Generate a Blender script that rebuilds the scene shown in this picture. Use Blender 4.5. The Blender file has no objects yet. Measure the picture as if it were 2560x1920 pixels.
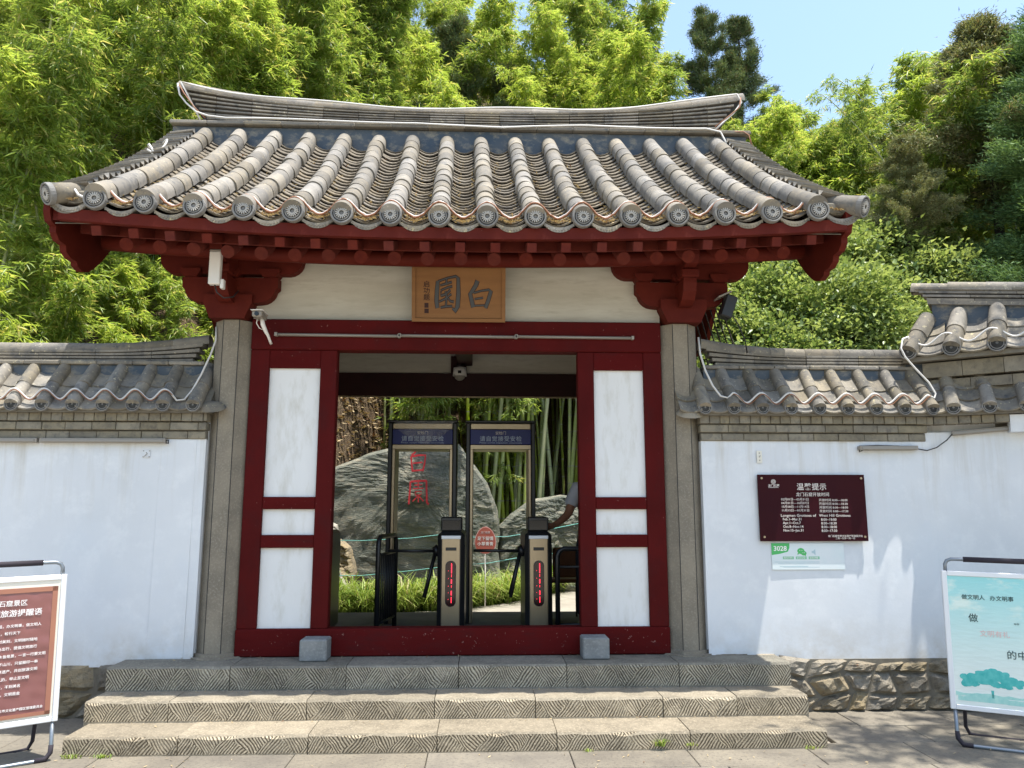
import bpy, math, random
import numpy as np
from mathutils import Vector, Matrix, Euler
random.seed(7); rng=np.random.default_rng(7)
R=math.radians; PI=math.pi
S=bpy.context.scene; COL=S.collection
# ------------------------------------------------------------------ camera, world, sun, exposure
cd=bpy.data.cameras.new('camera'); cam=bpy.data.objects.new('camera',cd); COL.objects.link(cam)
cd.sensor_width=36; cd.lens=27.05; cd.clip_start=.05; cd.clip_end=2000
cam.location=(.2,-6.44,1.6); cam.rotation_euler=(R(99.2),0,R(-2.3)); S.camera=cam
SUNV=Vector((.20,-.125,1)).normalized()
W=bpy.data.worlds.new('World'); S.world=W; W.use_nodes=True
nt=W.node_tree; bg=nt.nodes['Background']; sk=nt.nodes.new('ShaderNodeTexSky')
sk.sky_type='NISHITA'; sk.sun_disc=False; sk.sun_elevation=math.asin(SUNV.z); sk.sun_rotation=math.atan2(SUNV.x,SUNV.y)
sk.air_density=1.5; sk.dust_density=2.2; sk.ozone_density=3.2
nt.links.new(sk.outputs[0],bg.inputs[0]); bg.inputs[1].default_value=.15
sl=bpy.data.lights.new('sun','SUN'); sl.energy=4.1; sl.angle=R(.53); sl.color=(1,.95,.87)
so=bpy.data.objects.new('sun',sl); COL.objects.link(so); so.location=(4,-4,20)
so.rotation_euler=SUNV.to_track_quat('Z','Y').to_euler()
S.view_settings.view_transform='Standard'; S.view_settings.look='None'; S.view_settings.gamma=1
S.view_settings.use_curve_mapping=False; S.view_settings.exposure=1.0
S.render.engine='CYCLES'; S.cycles.max_bounces=7; S.cycles.diffuse_bounces=4; S.cycles.transparent_max_bounces=8
S.cycles.transmission_bounces=5; S.cycles.glossy_bounces=3; S.cycles.caustics_reflective=False; S.cycles.caustics_refractive=False
S.cycles.use_denoising=True

# ------------------------------------------------------------------ mesh helpers
class MB:
    def __init__(s): s.v=[]; s.f=[]; s.sm=[]
    def add(s,vs,fs,smooth=False):
        o=len(s.v); s.v+= [tuple(v) for v in vs]; s.f+=[tuple(i+o for i in f) for f in fs]; s.sm+=[smooth]*len(fs); return s
    def box(s,x0,x1,y0,y1,z0,z1,c=0.0,m=None):
        x0,x1=sorted((x0,x1)); y0,y1=sorted((y0,y1)); z0,z1=sorted((z0,z1))
        c=min(c,(x1-x0)/2.2,(y1-y0)/2.2,(z1-z0)/2.2)
        if c<=0:
            vs=[(x,y,z) for z in (z0,z1) for y in (y0,y1) for x in (x0,x1)]
            fs=[(0,2,3,1),(4,5,7,6),(0,1,5,4),(2,6,7,3),(0,4,6,2),(1,3,7,5)]
        else:
            vs=[];idx={}
            for i,(x,sx) in enumerate(((x0,1),(x1,-1))):
                for j,(y,sy) in enumerate(((y0,1),(y1,-1))):
                    for k,(z,sz) in enumerate(((z0,1),(z1,-1))):
                        for a in range(3):
                            idx[i,j,k,a]=len(vs)
                            vs.append((x+(sx*c if a!=0 else 0),y+(sy*c if a!=1 else 0),z+(sz*c if a!=2 else 0)))
            g=lambda i,j,k,a: idx[i,j,k,a]
            fs=[]
            for i in (0,1):
                fs.append([g(i,0,0,0),g(i,0,1,0),g(i,1,1,0),g(i,1,0,0)][::(1 if i==0 else -1)])
                fs.append([g(0,i,0,1),g(1,i,0,1),g(1,i,1,1),g(0,i,1,1)][::(1 if i==0 else -1)])
                fs.append([g(0,0,i,2),g(0,1,i,2),g(1,1,i,2),g(1,0,i,2)][::(1 if i==0 else -1)])
            for j in (0,1):
                for k in (0,1):
                    fs.append([g(0,j,k,1),g(1,j,k,1),g(1,j,k,2),g(0,j,k,2)][::(1 if j!=k else -1)])
                    fs.append([g(j,0,k,0),g(j,1,k,0),g(j,1,k,2),g(j,0,k,2)][::(1 if j==k else -1)])
                    fs.append([g(j,k,0,0),g(j,k,1,0),g(j,k,1,1),g(j,k,0,1)][::(1 if j!=k else -1)])
            for i in (0,1):
                for j in (0,1):
                    for k in (0,1):
                        fs.append([g(i,j,k,0),g(i,j,k,1),g(i,j,k,2)][::(1 if (i+j+k)%2==0 else -1)])
        if m is not None: vs=[m@Vector(v) for v in vs]
        return s.add(vs,fs)
    def tube(s,pts,r,n=8,caps=True,smooth=True):
        pts=[Vector(p) for p in pts]; N=len(pts); rs=r if hasattr(r,'__len__') else [r]*N
        t0=(pts[1]-pts[0]).normalized(); up=Vector((0,0,1)) if abs(t0.z)<.9 else Vector((1,0,0))
        a=t0.cross(up).normalized(); vs=[]
        for i,p in enumerate(pts):
            t=(pts[min(i+1,N-1)]-pts[max(i-1,0)]).normalized()
            a=(a-t*a.dot(t)).normalized(); b=t.cross(a)
            for k in range(n):
                q=2*PI*k/n; vs.append(p+(a*math.cos(q)+b*math.sin(q))*rs[i])
        fs=[(i*n+k,i*n+(k+1)%n,(i+1)*n+(k+1)%n,(i+1)*n+k) for i in range(N-1) for k in range(n)]
        s.add(vs,fs,smooth)
        if caps:
            o=len(s.v)-len(vs); s.f.append(tuple(range(o,o+n))[::-1]); s.f.append(tuple(range(o+(N-1)*n,o+N*n))); s.sm+=[False]*2
        return s
    def prism(s,poly,axis,a,b):
        """poly of 2D points; axis 'x': (y,z), 'y': (x,z), 'z': (x,y)"""
        f={'x':lambda p,t:(t,p[0],p[1]),'y':lambda p,t:(p[0],t,p[1]),'z':lambda p,t:(p[0],p[1],t)}[axis]
        n=len(poly); vs=[f(p,a) for p in poly]+[f(p,b) for p in poly]
        fs=[tuple(range(n)),tuple(range(2*n-1,n-1,-1))]+[(i,i+n,(i+1)%n+n,(i+1)%n) for i in range(n)]
        return s.add(vs,fs)
    def lathe(s,prof,n=20,m=None,smooth=False,closed=True):
        vs=[];k=len(prof)
        for i in range(n):
            q=2*PI*i/n
            for r,z in prof: vs.append((r*math.cos(q),r*math.sin(q),z))
        if m is not None: vs=[m@Vector(v) for v in vs]
        fs=[(i*k+j,((i+1)%n)*k+j,((i+1)%n)*k+j+1,i*k+j+1) for i in range(n) for j in range(k-1)]
        s.add(vs,fs,smooth)
        return s
    def mesh(s,name,mat,fix=True):
        me=bpy.data.meshes.new(name); me.from_pydata(s.v,[],s.f)
        me.polygons.foreach_set('use_smooth',s.sm)
        if fix:
            import bmesh
            bm=bmesh.new(); bm.from_mesh(me); bmesh.ops.recalc_face_normals(bm,faces=bm.faces); bm.to_mesh(me); bm.free()
        if mat: me.materials.append(mat)
        return me
def tag(o,label=None,cat=None,group=None,kind=None):
    if label: o['label']=label
    if cat: o['category']=cat
    if group: o['group']=group
    if kind: o['kind']=kind
    return o
def thing(name,label,cat,loc=(0,0,0),rot=(0,0,0),group=None,kind=None):
    o=bpy.data.objects.new(name,None); COL.objects.link(o); o.location=loc; o.rotation_euler=rot; o.empty_display_size=.2
    return tag(o,label,cat,group,kind)
def put(name,me,parent=None,mtx=None):
    o=bpy.data.objects.new(name,me); COL.objects.link(o)
    if parent: o.parent=parent
    if mtx is not None: o.matrix_local=mtx
    return o
def part(name,mb,mat,parent=None,mtx=None,fix=True): return put(name,mb.mesh(name,mat,fix),parent,mtx)
def setkind(o,k): o['kind']=k; return o
def frame_m(o,x,y,z):
    x,y,z=Vector(x),Vector(y),Vector(z); return Matrix(((x.x,y.x,z.x,o[0]),(x.y,y.y,z.y,o[1]),(x.z,y.z,z.z,o[2]),(0,0,0,1)))
def nptri(name,V,F,mat,smooth=False,nv=3):
    """fast mesh from arrays; F rows of nv indices"""
    me=bpy.data.meshes.new(name); V=np.asarray(V,dtype=np.float32); F=np.asarray(F,dtype=np.int32)
    me.vertices.add(len(V)); me.vertices.foreach_set('co',V.ravel())
    me.loops.add(F.size); me.loops.foreach_set('vertex_index',F.ravel())
    me.polygons.add(len(F)); me.polygons.foreach_set('loop_start',np.arange(0,F.size,nv,dtype=np.int32))
    me.polygons.foreach_set('loop_total',np.full(len(F),nv,dtype=np.int32))
    me.update(calc_edges=True); me.validate()
    if mat: me.materials.append(mat)
    return me

# ------------------------------------------------------------------ materials
def newmat(name):
    m=bpy.data.materials.new(name); m.use_nodes=True; t=m.node_tree; return m,t,t.nodes['Principled BSDF']
def N(t,ty,**k):
    n=t.nodes.new(ty)
    for a,b in k.items(): setattr(n,a,b)
    return n
def L(t,a,b): t.links.new(a,b)
def rgb(c): return (c[0],c[1],c[2],1)
def mixc(t,fac,a,b,blend='MIX'):
    n=N(t,'ShaderNodeMix',data_type='RGBA',blend_type=blend)
    for sock,v in ((n.inputs[0],fac),(n.inputs[6],a),(n.inputs[7],b)):
        if isinstance(v,bpy.types.NodeSocket): L(t,v,sock)
        else: sock.default_value=v if not isinstance(v,tuple) else rgb(v)
    return n.outputs[2]
def mth(t,op,a,b=0.0,c=None,clamp=False):
    n=N(t,'ShaderNodeMath',operation=op,use_clamp=clamp)
    for i,v in enumerate((a,b,c)):
        if v is None: continue
        if isinstance(v,bpy.types.NodeSocket): L(t,v,n.inputs[i])
        else: n.inputs[i].default_value=v
    return n.outputs[0]
def noise(t,co,scale,detail=4,rough=.6,vscale=None):
    if vscale:
        mp=N(t,'ShaderNodeMapping'); L(t,co,mp.inputs[0]); mp.inputs[3].default_value=vscale; co=mp.outputs[0]
    n=N(t,'ShaderNodeTexNoise'); L(t,co,n.inputs['Vector']); n.inputs['Scale'].default_value=scale
    n.inputs['Detail'].default_value=detail; n.inputs['Roughness'].default_value=rough; return n.outputs['Fac']
def ramp(t,f,a,b): 
    n=N(t,'ShaderNodeMapRange',clamp=True); L(t,f,n.inputs[0]); n.inputs[1].default_value=a; n.inputs[2].default_value=b; return n.outputs[0]
def mat(name,c1,c2=None,scale=6,rough=.8,bump=.3,bscale=70,rnd=.0,spots=None,vscale=None,spec=.3,metal=0,c3=None,s3=25,dist=.004,lo=.35,hi=.65):
    m,t,p=newmat(name); co=N(t,'ShaderNodeNewGeometry').outputs['Position']
    col=None
    if c2: col=mixc(t,ramp(t,noise(t,co,scale,5,.62,vscale),lo,hi),c1,c2)
    if c3: col=mixc(t,ramp(t,noise(t,co,s3,4,.7,vscale),.5,.75),col if col else c1,c3)
    if spots: # (colour, scale, threshold)
        col=mixc(t,ramp(t,noise(t,co,spots[1],3,.7),spots[2],spots[2]+.04),col if col else c1,spots[0])
    if rnd:
        oi=N(t,'ShaderNodeObjectInfo').outputs['Random']
        h=N(t,'ShaderNodeHueSaturation'); 
        if col: L(t,col,h.inputs['Color'])
        else: h.inputs['Color'].default_value=rgb(c1)
        L(t,mth(t,'MULTIPLY_ADD',oi,2*rnd,1-rnd),h.inputs['Value'])
        L(t,mth(t,'MULTIPLY_ADD',mth(t,'FRACT',mth(t,'MULTIPLY',oi,17.3)),2.6*rnd,1-1.3*rnd),h.inputs['Saturation']); col=h.outputs[0]
    if col: L(t,col,p.inputs['Base Color'])
    else: p.inputs['Base Color'].default_value=rgb(c1)
    p.inputs['Roughness'].default_value=rough; p.inputs['Specular IOR Level'].default_value=spec; p.inputs['Metallic'].default_value=metal
    if bump:
        b=N(t,'ShaderNodeBump'); b.inputs['Strength'].default_value=bump; b.inputs['Distance'].default_value=dist
        L(t,noise(t,co,bscale,6,.7,vscale),b.inputs['Height']); L(t,b.outputs[0],p.inputs['Normal'])
    return m
def flat(name,c,rough=.5,metal=0,spec=.5,emit=0):
    m,t,p=newmat(name); p.inputs['Base Color'].default_value=rgb(c); p.inputs['Roughness'].default_value=rough
    p.inputs['Metallic'].default_value=metal; p.inputs['Specular IOR Level'].default_value=spec
    if emit: p.inputs['Emission Color'].default_value=rgb(c); p.inputs['Emission Strength'].default_value=emit
    return m
M={}
M['tile']=mat('grey_clay_tile',(.195,.177,.148),(.255,.228,.185),5,.85,.8,55,rnd=.24,c3=(.12,.122,.12),s3=14,spots=((.40,.35,.25),38,.64))
M['tile_pan']=mat('dusty_pan_tile',(.13,.112,.088),(.24,.205,.15),9,.9,.7,60,rnd=.2,c3=(.10,.09,.08),s3=22)
M['tile_dark']=mat('weathered_dark_tile',(.165,.152,.128),(.27,.24,.19),4,.85,.7,50,rnd=.24,c3=(.085,.088,.09),s3=11,spots=((.38,.34,.24),30,.62))
M['disc']=mat('moulded_tile_end',(.165,.16,.15),(.235,.225,.205),18,.8,.5,80,rnd=.12)
M['petal']=mat('pale_moulded_petals',(.36,.35,.32),(.46,.44,.40),18,.8,.3,80)  # paler tone paints the raised petals as if catching light
M['discdark']=mat('painted_dark_recess',(.03,.03,.03),(.055,.055,.05),18,.9,.3,80)  # dark tone paints shade into the hollows of the tile ends
M['ridge']=mat('dark_ridge_core',(.03,.028,.027),(.06,.055,.05),7,.85,.5,60,rnd=.12,vscale=(1,1,3))  # near-black colour stands in for shade in the ridge gaps
M['blueband']=mat('blue_grey_render',(.06,.085,.115),(.10,.115,.13),3,.8,.4,40,c3=(.30,.27,.21),s3=7,vscale=(1,1,1.6))
M['red']=mat('maroon_paint',(.058,.0024,.0022),(.085,.004,.0038),3,.75,.4,35,spots=((.28,.13,.11),26,.70),spec=.14,c3=(.055,.006,.006),s3=7,vscale=(.6,.6,.45))
M['redworn']=mat('worn_maroon_paint',(.066,.003,.003),(.092,.005,.005),3,.8,.5,35,spots=((.26,.13,.11),34,.675),spec=.12,c3=(.05,.007,.007),s3=6,vscale=(.35,.6,1.2))
M['red2']=mat('ox_red_paint',(.105,.0135,.007),(.078,.009,.0055),4,.7,.35,40,spec=.15,spots=((.34,.16,.12),40,.75))
M['redend']=mat('rafter_end_paint',(.118,.021,.013),(.09,.015,.011),14,.8,.4,60,rnd=.03,spec=.15,spots=((.4,.25,.2),60,.72))
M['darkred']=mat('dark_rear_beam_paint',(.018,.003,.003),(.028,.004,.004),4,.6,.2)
M['plaster']=mat('white_wall_plaster',(.705,.72,.73),(.645,.665,.68),1.3,.9,.3,22,c3=(.75,.765,.77),s3=5,dist=.003)
M['cream']=mat('aged_cream_plaster',(.54,.515,.44),(.45,.42,.35),2.2,.9,.25,30,vscale=(.5,1,3),c3=(.42,.39,.32),s3=9)
M['panel']=mat('white_door_panel',(.77,.775,.765),(.70,.70,.68),1.6,.75,.3,26,c3=(.60,.59,.54),s3=9,vscale=(1,1,.3))
M['stone']=mat('granite_column',(.26,.225,.17),(.19,.165,.128),4,.9,.6,120,c3=(.32,.285,.225),s3=60)
M['block']=mat('grey_stone_block',(.23,.24,.235),(.17,.18,.18),8,.9,.5,90,c3=(.30,.31,.30),s3=50)
M['paving']=mat('stone_paving',(.225,.20,.155),(.155,.138,.112),2.3,.92,.8,55,rnd=.06,c3=(.105,.095,.08),s3=38)
M['ground']=mat('pale_plaza_stone',(.38,.34,.27),(.31,.28,.23),3,.95,.6,40)
M['path']=mat('pale_concrete_path',(.36,.335,.285),(.29,.265,.225),2.5,.9,.4,60)
M['floor']=mat('gate_floor',(.18,.17,.15),(.13,.12,.11),3,.85,.3,50)
M['brick']=mat('grey_cornice_brick',(.255,.225,.165),(.185,.165,.125),9,.9,.6,70,rnd=.13,c3=(.11,.10,.085),s3=17)
M['mortar']=mat('mortar',(.20,.18,.14),(.14,.125,.10),12,.95,.5,60)
M['rubble']=mat('rubble_stone',(.31,.255,.175),(.22,.195,.15),6,.92,.9,32,rnd=.25,c3=(.085,.08,.07),s3=14,dist=.02,spots=((.27,.17,.10),5,.66))
M['boulder']=mat('boulder',(.22,.225,.185),(.11,.125,.105),2.6,.92,1,30,c3=(.40,.36,.27),s3=5,vscale=(.6,1,2.4),dist=.03)  # pale mottling partly painted in for dappled sunlight
M['redink']=flat('red_carved_paint',(.55,.03,.04),.7)
M['cable']=flat('white_rope_light',(.62,.60,.56),.5)
M['copper']=flat('orange_brown_cable',(.26,.11,.05),.6)
M['black']=mat('black_powder_coat',(.012,.012,.013),None,bump=.1,rough=.4,spec=.5)
M['steel']=mat('brushed_steel',(.42,.33,.22),(.34,.265,.175),4,.38,.1,200,metal=.85,spec=.5,vscale=(1,1,.1))
M['alu']=mat('white_aluminium',(.72,.74,.76),None,rough=.35,bump=.05,metal=.1,spec=.6)
M['alugrey']=flat('grey_steel_tube',(.22,.25,.28),.35,.5)
M['darkgrip']=flat('dark_foam_grip',(.025,.02,.028),.8)
M['white']=flat('white_plastic',(.72,.70,.66),.4)
M['lens']=flat('camera_lens',(.01,.01,.012),.1)
M['fixture']=flat('grey_light_fixture',(.30,.27,.23),.5,.3)
M['fixlens']=flat('frosted_tube_cover',(.26,.24,.21),.4)
M['signwood']=mat('carved_signboard_wood',(.245,.115,.038),(.20,.09,.029),3,.6,.3,50,vscale=(.5,1,4),spots=((.12,.045,.015),55,.74))
M['ink']=flat('grey_black_character_paint',(.055,.058,.06),.7)
M['inkedge']=flat('dark_character_edge',(.03,.008,.006),.8)
M['maroonsign']=mat('maroon_acrylic',(.026,.002,.006),(.034,.0025,.005),2,.5,.03,spec=.12)
M['signtext']=flat('pale_lettering',(.72,.66,.60),.6)
M['letterwhite']=flat('white_lettering',(.85,.82,.80),.6)
M['poster_l']=mat('brown_poster_under_film',(.235,.085,.075),(.20,.07,.068),1.5,.32,.0,spec=.8)
M['poster_lb']=mat('orange_brown_poster_border',(.36,.15,.09),(.30,.12,.08),2,.35,.0,spec=.7)
M['posterpaper']=flat('cream_poster_paper',(.75,.72,.62),.6)
M['teal']=mat('teal_print',(.05,.42,.39),(.12,.52,.48),26,.5,0)
M['tealpale']=mat('pale_teal_print',(.30,.62,.56),(.45,.72,.63),22,.5,0)
M['blackink']=flat('dark_green_print',(.03,.07,.07),.6)
M['pinkink']=flat('faded_pink_print',(.75,.50,.47),.6)
M['green']=flat('bright_green_print',(.07,.45,.12),.5)
M['palegreen']=flat('pale_green_print',(.20,.52,.30),.5)
M['paleblue']=flat('pale_grey_print',(.42,.55,.58),.5)
M['card']=mat('white_plastic_card',(.66,.74,.74),(.72,.76,.76),4,.3,0)
M['blue']=mat('deep_blue_header',(.006,.010,.115),(.010,.014,.15),3,.3,0)
M['bluetext']=flat('pale_blue_lettering',(.35,.42,.55),.5)
M['glassdark']=flat('dark_display_window',(.03,.004,.006),.15)
M['led']=flat('red_led',(1,.03,.06),.5,emit=1.3)
M['eggsign']=mat('pink_red_egg_sign',(.46,.12,.09),(.52,.16,.12),5,.6,0)
M['rope']=flat('teal_cord',(.15,.42,.38),.6)
M['skin']=mat('tanned_skin',(.25,.115,.065),(.21,.09,.05),12,.5,.1,80)
M['shirt']=mat('pale_grey_shirt',(.40,.40,.42),(.34,.34,.37),7,.85,.3,40)
M['trousers']=flat('dark_trousers',(.02,.022,.03),.9)
M['hair']=flat('black_hair',(.01,.009,.008),.6)
M['chairbrown']=mat('brown_chair_back',(.20,.07,.02),(.15,.05,.015),8,.5,.1)
M['bark']=mat('dark_bark',(.07,.055,.042),(.045,.035,.028),14,.95,.9,30,vscale=(1,1,.3),dist=.02)
M['litter']=mat('dry_leaf_slope',(.16,.11,.065),(.09,.065,.04),9,.95,1,26,c3=(.32,.24,.15),s3=30,dist=.05)

def leafmat(name,dark,light,yellow=None,trans=.35,rough=.45,ns=1.1):
    m,t,p=newmat(name)
    g=N(t,'ShaderNodeNewGeometry'); r=g.outputs['Random Per Island']; pos=g.outputs['Position']
    c=mixc(t,ramp(t,mth(t,'ADD',mth(t,'MULTIPLY',r,.6),mth(t,'MULTIPLY',noise(t,pos,ns,3),.7)),.25,.95),dark,light)
    if yellow: c=mixc(t,mth(t,'GREATER_THAN',mth(t,'FRACT',mth(t,'MULTIPLY',r,37.7)),.9),c,yellow)
    L(t,c,p.inputs['Base Color']); p.inputs['Roughness'].default_value=rough; p.inputs['Specular IOR Level'].default_value=.4
    tr=N(t,'ShaderNodeBsdfTranslucent'); 
    L(t,mixc(t,1.0,c,(1.2,1.12,.68),'MULTIPLY'),tr.inputs['Color'])
    mx=N(t,'ShaderNodeMixShader'); mx.inputs[0].default_value=trans
    L(t,p.outputs[0],mx.inputs[1]); L(t,tr.outputs[0],mx.inputs[2]); L(t,mx.outputs[0],t.nodes['Material Output'].inputs[0])
    return m
M['bamboo']=leafmat('bamboo_leaves',(.12,.215,.045),(.35,.455,.11),(.52,.50,.20),.58,.34)
M['bamboo2']=leafmat('young_bamboo_leaves',(.17,.28,.05),(.45,.56,.13),(.56,.54,.20),.62,.36)
M['cypress']=leafmat('juniper_needles',(.04,.085,.04),(.22,.28,.12),(.18,.14,.07),.2,.6)
M['cypress_g']=leafmat('bluish_juniper_needles',(.04,.105,.04),(.25,.39,.13),None,.25,.6)
M['cypress_b']=leafmat('olive_juniper_needles',(.09,.11,.045),(.34,.36,.16),(.30,.23,.11),.25,.6)
M['broad']=leafmat('broadleaf_leaves',(.06,.125,.03),(.40,.49,.19),None,.42,.35)
M['grass']=leafmat('border_grass_blades',(.12,.22,.03),(.40,.50,.12),(.52,.46,.26),.35,.5,3)
M['dryleaf']=leafmat('dry_fallen_leaves',(.30,.22,.12),(.50,.40,.24),(.2,.1,.05),.15,.7,9)
M['culm']=mat('bamboo_culm',(.30,.38,.08),(.42,.46,.16),3,.45,.1,rnd=.3)
def culm_rings(m):
    t=m.node_tree; p=t.nodes['Principled BSDF']; old=p.inputs['Base Color'].links[0].from_socket
    tc=N(t,'ShaderNodeTexCoord').outputs['Object']; sx=N(t,'ShaderNodeSeparateXYZ'); L(t,tc,sx.inputs[0])
    fr=mth(t,'FRACT',mth(t,'MULTIPLY',sx.outputs['Z'],3.1)); k=mth(t,'LESS_THAN',fr,.07)
    L(t,mixc(t,k,old,(.36,.36,.24)),p.inputs['Base Color'])
culm_rings(M['culm'])

def chisel(name,zb,h,lit):
    m,t,p=newmat(name); g=N(t,'ShaderNodeNewGeometry'); pos=g.outputs['Position']; sx=N(t,'ShaderNodeSeparateXYZ'); L(t,pos,sx.inputs[0])
    X,Z=sx.outputs['X'],sx.outputs['Z']
    wob=mth(t,'MULTIPLY',mth(t,'SUBTRACT',noise(t,pos,3.5,2),.5),.10)
    Xw=mth(t,'ADD',X,wob)
    u=mth(t,'FRACT',mth(t,'MULTIPLY',Xw,1/.29)); tri=mth(t,'MULTIPLY',mth(t,'ABSOLUTE',mth(t,'SUBTRACT',u,.5)),2.0)
    v=mth(t,'DIVIDE',mth(t,'SUBTRACT',Z,zb),h)
    sel=mth(t,'GREATER_THAN',tri,v)
    def stripe(sg):
        a=mth(t,'ADD',mth(t,'MULTIPLY',Xw,.86*sg),mth(t,'MULTIPLY',Z,.6)); a=mth(t,'ADD',a,mth(t,'MULTIPLY',noise(t,pos,14,2),.010))
        return mth(t,'SINE',mth(t,'MULTIPLY',a,2*PI/.0185))
    sv=N(t,'ShaderNodeMix',data_type='FLOAT'); L(t,sel,sv.inputs[0]); L(t,stripe(1),sv.inputs[2]); L(t,stripe(-1),sv.inputs[3])
    groove=ramp(t,sv.outputs[0],-.75,.35)
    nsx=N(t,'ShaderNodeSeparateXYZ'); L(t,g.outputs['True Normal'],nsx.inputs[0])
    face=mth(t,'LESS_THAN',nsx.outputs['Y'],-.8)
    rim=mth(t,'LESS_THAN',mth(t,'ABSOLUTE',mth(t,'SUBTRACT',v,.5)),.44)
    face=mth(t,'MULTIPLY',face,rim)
    oi=N(t,'ShaderNodeObjectInfo').outputs['Random']
    base=mixc(t,ramp(t,noise(t,pos,5,6,.7),.35,.65),lit,tuple(c*.62 for c in lit)); base=mixc(t,ramp(t,noise(t,pos,70,4,.8),.5,.66),base,tuple(c*1.4 for c in lit))
    hs=N(t,'ShaderNodeHueSaturation'); L(t,base,hs.inputs['Color']); L(t,mth(t,'MULTIPLY_ADD',oi,.24,.88),hs.inputs['Value'])
    dark=mixc(t,1.0,hs.outputs[0],(.40,.37,.34),'MULTIPLY')
    fac=mth(t,'MULTIPLY',mth(t,'SUBTRACT',1.0,groove),face)
    fac=mth(t,'MULTIPLY',fac,ramp(t,noise(t,pos,6,5,.7),.22,.50)); fac=mth(t,'MULTIPLY',fac,ramp(t,noise(t,pos,45,4,.7),.15,.45))
    pale=mixc(t,face,hs.outputs[0],mixc(t,1.0,hs.outputs[0],(1.85,1.8,1.72),'MULTIPLY')); L(t,mixc(t,fac,pale,dark),p.inputs['Base Color']); p.inputs['Roughness'].default_value=.92; p.inputs['Specular IOR Level'].default_value=.2  # riser fronts coloured brighter to stand in for grazing sunlight
    b=N(t,'ShaderNodeBump'); b.inputs['Strength'].default_value=.9; b.inputs['Distance'].default_value=.006
    hgt=mth(t,'ADD',mth(t,'MULTIPLY',mth(t,'MULTIPLY',groove,face),1.0),mth(t,'MULTIPLY',noise(t,pos,70,5,.7),.5))
    L(t,hgt,b.inputs['Height']); L(t,b.outputs[0],p.inputs['Normal']); return m

def wallstain(m):
    t=m.node_tree; p=t.nodes['Principled BSDF']; old=p.inputs['Base Color'].links[0].from_socket; pos=N(t,'ShaderNodeNewGeometry').outputs['Position']
    sx=N(t,'ShaderNodeSeparateXYZ'); L(t,pos,sx.inputs[0]); Z=sx.outputs['Z']
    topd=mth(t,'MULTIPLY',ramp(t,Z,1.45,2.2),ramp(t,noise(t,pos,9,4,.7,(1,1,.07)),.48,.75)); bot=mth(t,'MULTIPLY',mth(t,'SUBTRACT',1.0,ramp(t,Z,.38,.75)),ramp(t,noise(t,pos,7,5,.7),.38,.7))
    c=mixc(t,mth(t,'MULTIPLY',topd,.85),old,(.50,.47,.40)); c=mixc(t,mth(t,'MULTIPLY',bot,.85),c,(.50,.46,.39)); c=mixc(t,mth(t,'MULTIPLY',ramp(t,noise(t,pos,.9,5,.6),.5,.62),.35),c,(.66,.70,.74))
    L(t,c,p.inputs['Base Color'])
wallstain(M['plaster'])
# ------------------------------------------------------------------ lettering
def text(s,size,mat,parent,mtx,name='lettering',ext=.0006,align='LEFT',spacing=1.0,bold=0.0,sx=1.0):
    c=bpy.data.curves.new('tmp','FONT'); c.body=s; c.size=size; c.align_x=align; c.align_y='BOTTOM_BASELINE'; c.extrude=ext
    c.space_character=spacing; c.resolution_u=2; c.offset=bold
    o=bpy.data.objects.new('tmp',c); COL.objects.link(o); bpy.context.view_layer.update()
    me=bpy.data.meshes.new_from_object(o.evaluated_get(bpy.context.evaluated_depsgraph_get()))
    bpy.data.objects.remove(o); me.name=name; me.materials.clear(); me.materials.append(mat)
    if sx!=1: me.transform(Matrix.Scale(sx,4,(1,0,0)))
    return put(name,me,parent,mtx)
def facing(x,y,z,tilt=0):  # text plane: x right, local y up, facing -Y
    return Matrix.Translation((x,y,z))@Matrix.Rotation(PI/2+tilt,4,'X')
def strokes(poly_list,mat,parent,mtx,w,h,th=.006,name='character'):
    """polygons in 0..1 box"""
    mb=MB()
    for i,pl in enumerate(poly_list):
        n=len(pl)//2; A=pl[:n]; B=pl[n:][::-1]; z=th+i*.0004; o=len(mb.v)
        for (x,y),(x2,y2) in zip(A,B): mb.v+=[(x*w,(1-y)*h,z),(x2*w,(1-y2)*h,z),(x*w,(1-y)*h,0),(x2*w,(1-y2)*h,0)]
        for k in range(n-1):
            a=o+4*k; mb.f+=[(a,a+1,a+5,a+4),(a,a+4,a+6,a+2),(a+1,a+3,a+7,a+5)]; mb.sm+=[False]*3
    return part(name,mb,mat,parent,mtx)
def stroke_line(pts,ws):
    """brush stroke polygon from a centre line with widths"""
    Lf=[];Rt=[]
    for i,(x,y) in enumerate(pts):
        a=pts[max(i-1,0)]; b=pts[min(i+1,len(pts)-1)]; dx,dy=b[0]-a[0],b[1]-a[1]; l=math.hypot(dx,dy) or 1
        w=ws[i]/2 if hasattr(ws,'__len__') else ws/2
        Lf.append((x-dy/l*w,y+dx/l*w)); Rt.append((x+dy/l*w,y-dx/l*w))
    return Lf+Rt[::-1]
BAI=[([(.38,.0),(.30,.18),(.14,.40),(.02,.50)],[.16,.15,.13,.05]),([(.06,.44),(.14,.72),(.20,.96)],[.13,.15,.15]),
     ([(.22,.44),(.55,.36),(.86,.32),(.95,.38),(.84,.70),(.72,.98)],[.05,.05,.07,.14,.13,.13]),
     ([(.26,.66),(.62,.61)],[.045,.05]),([(.24,.90),(.68,.88)],[.04,.04])]
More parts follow.
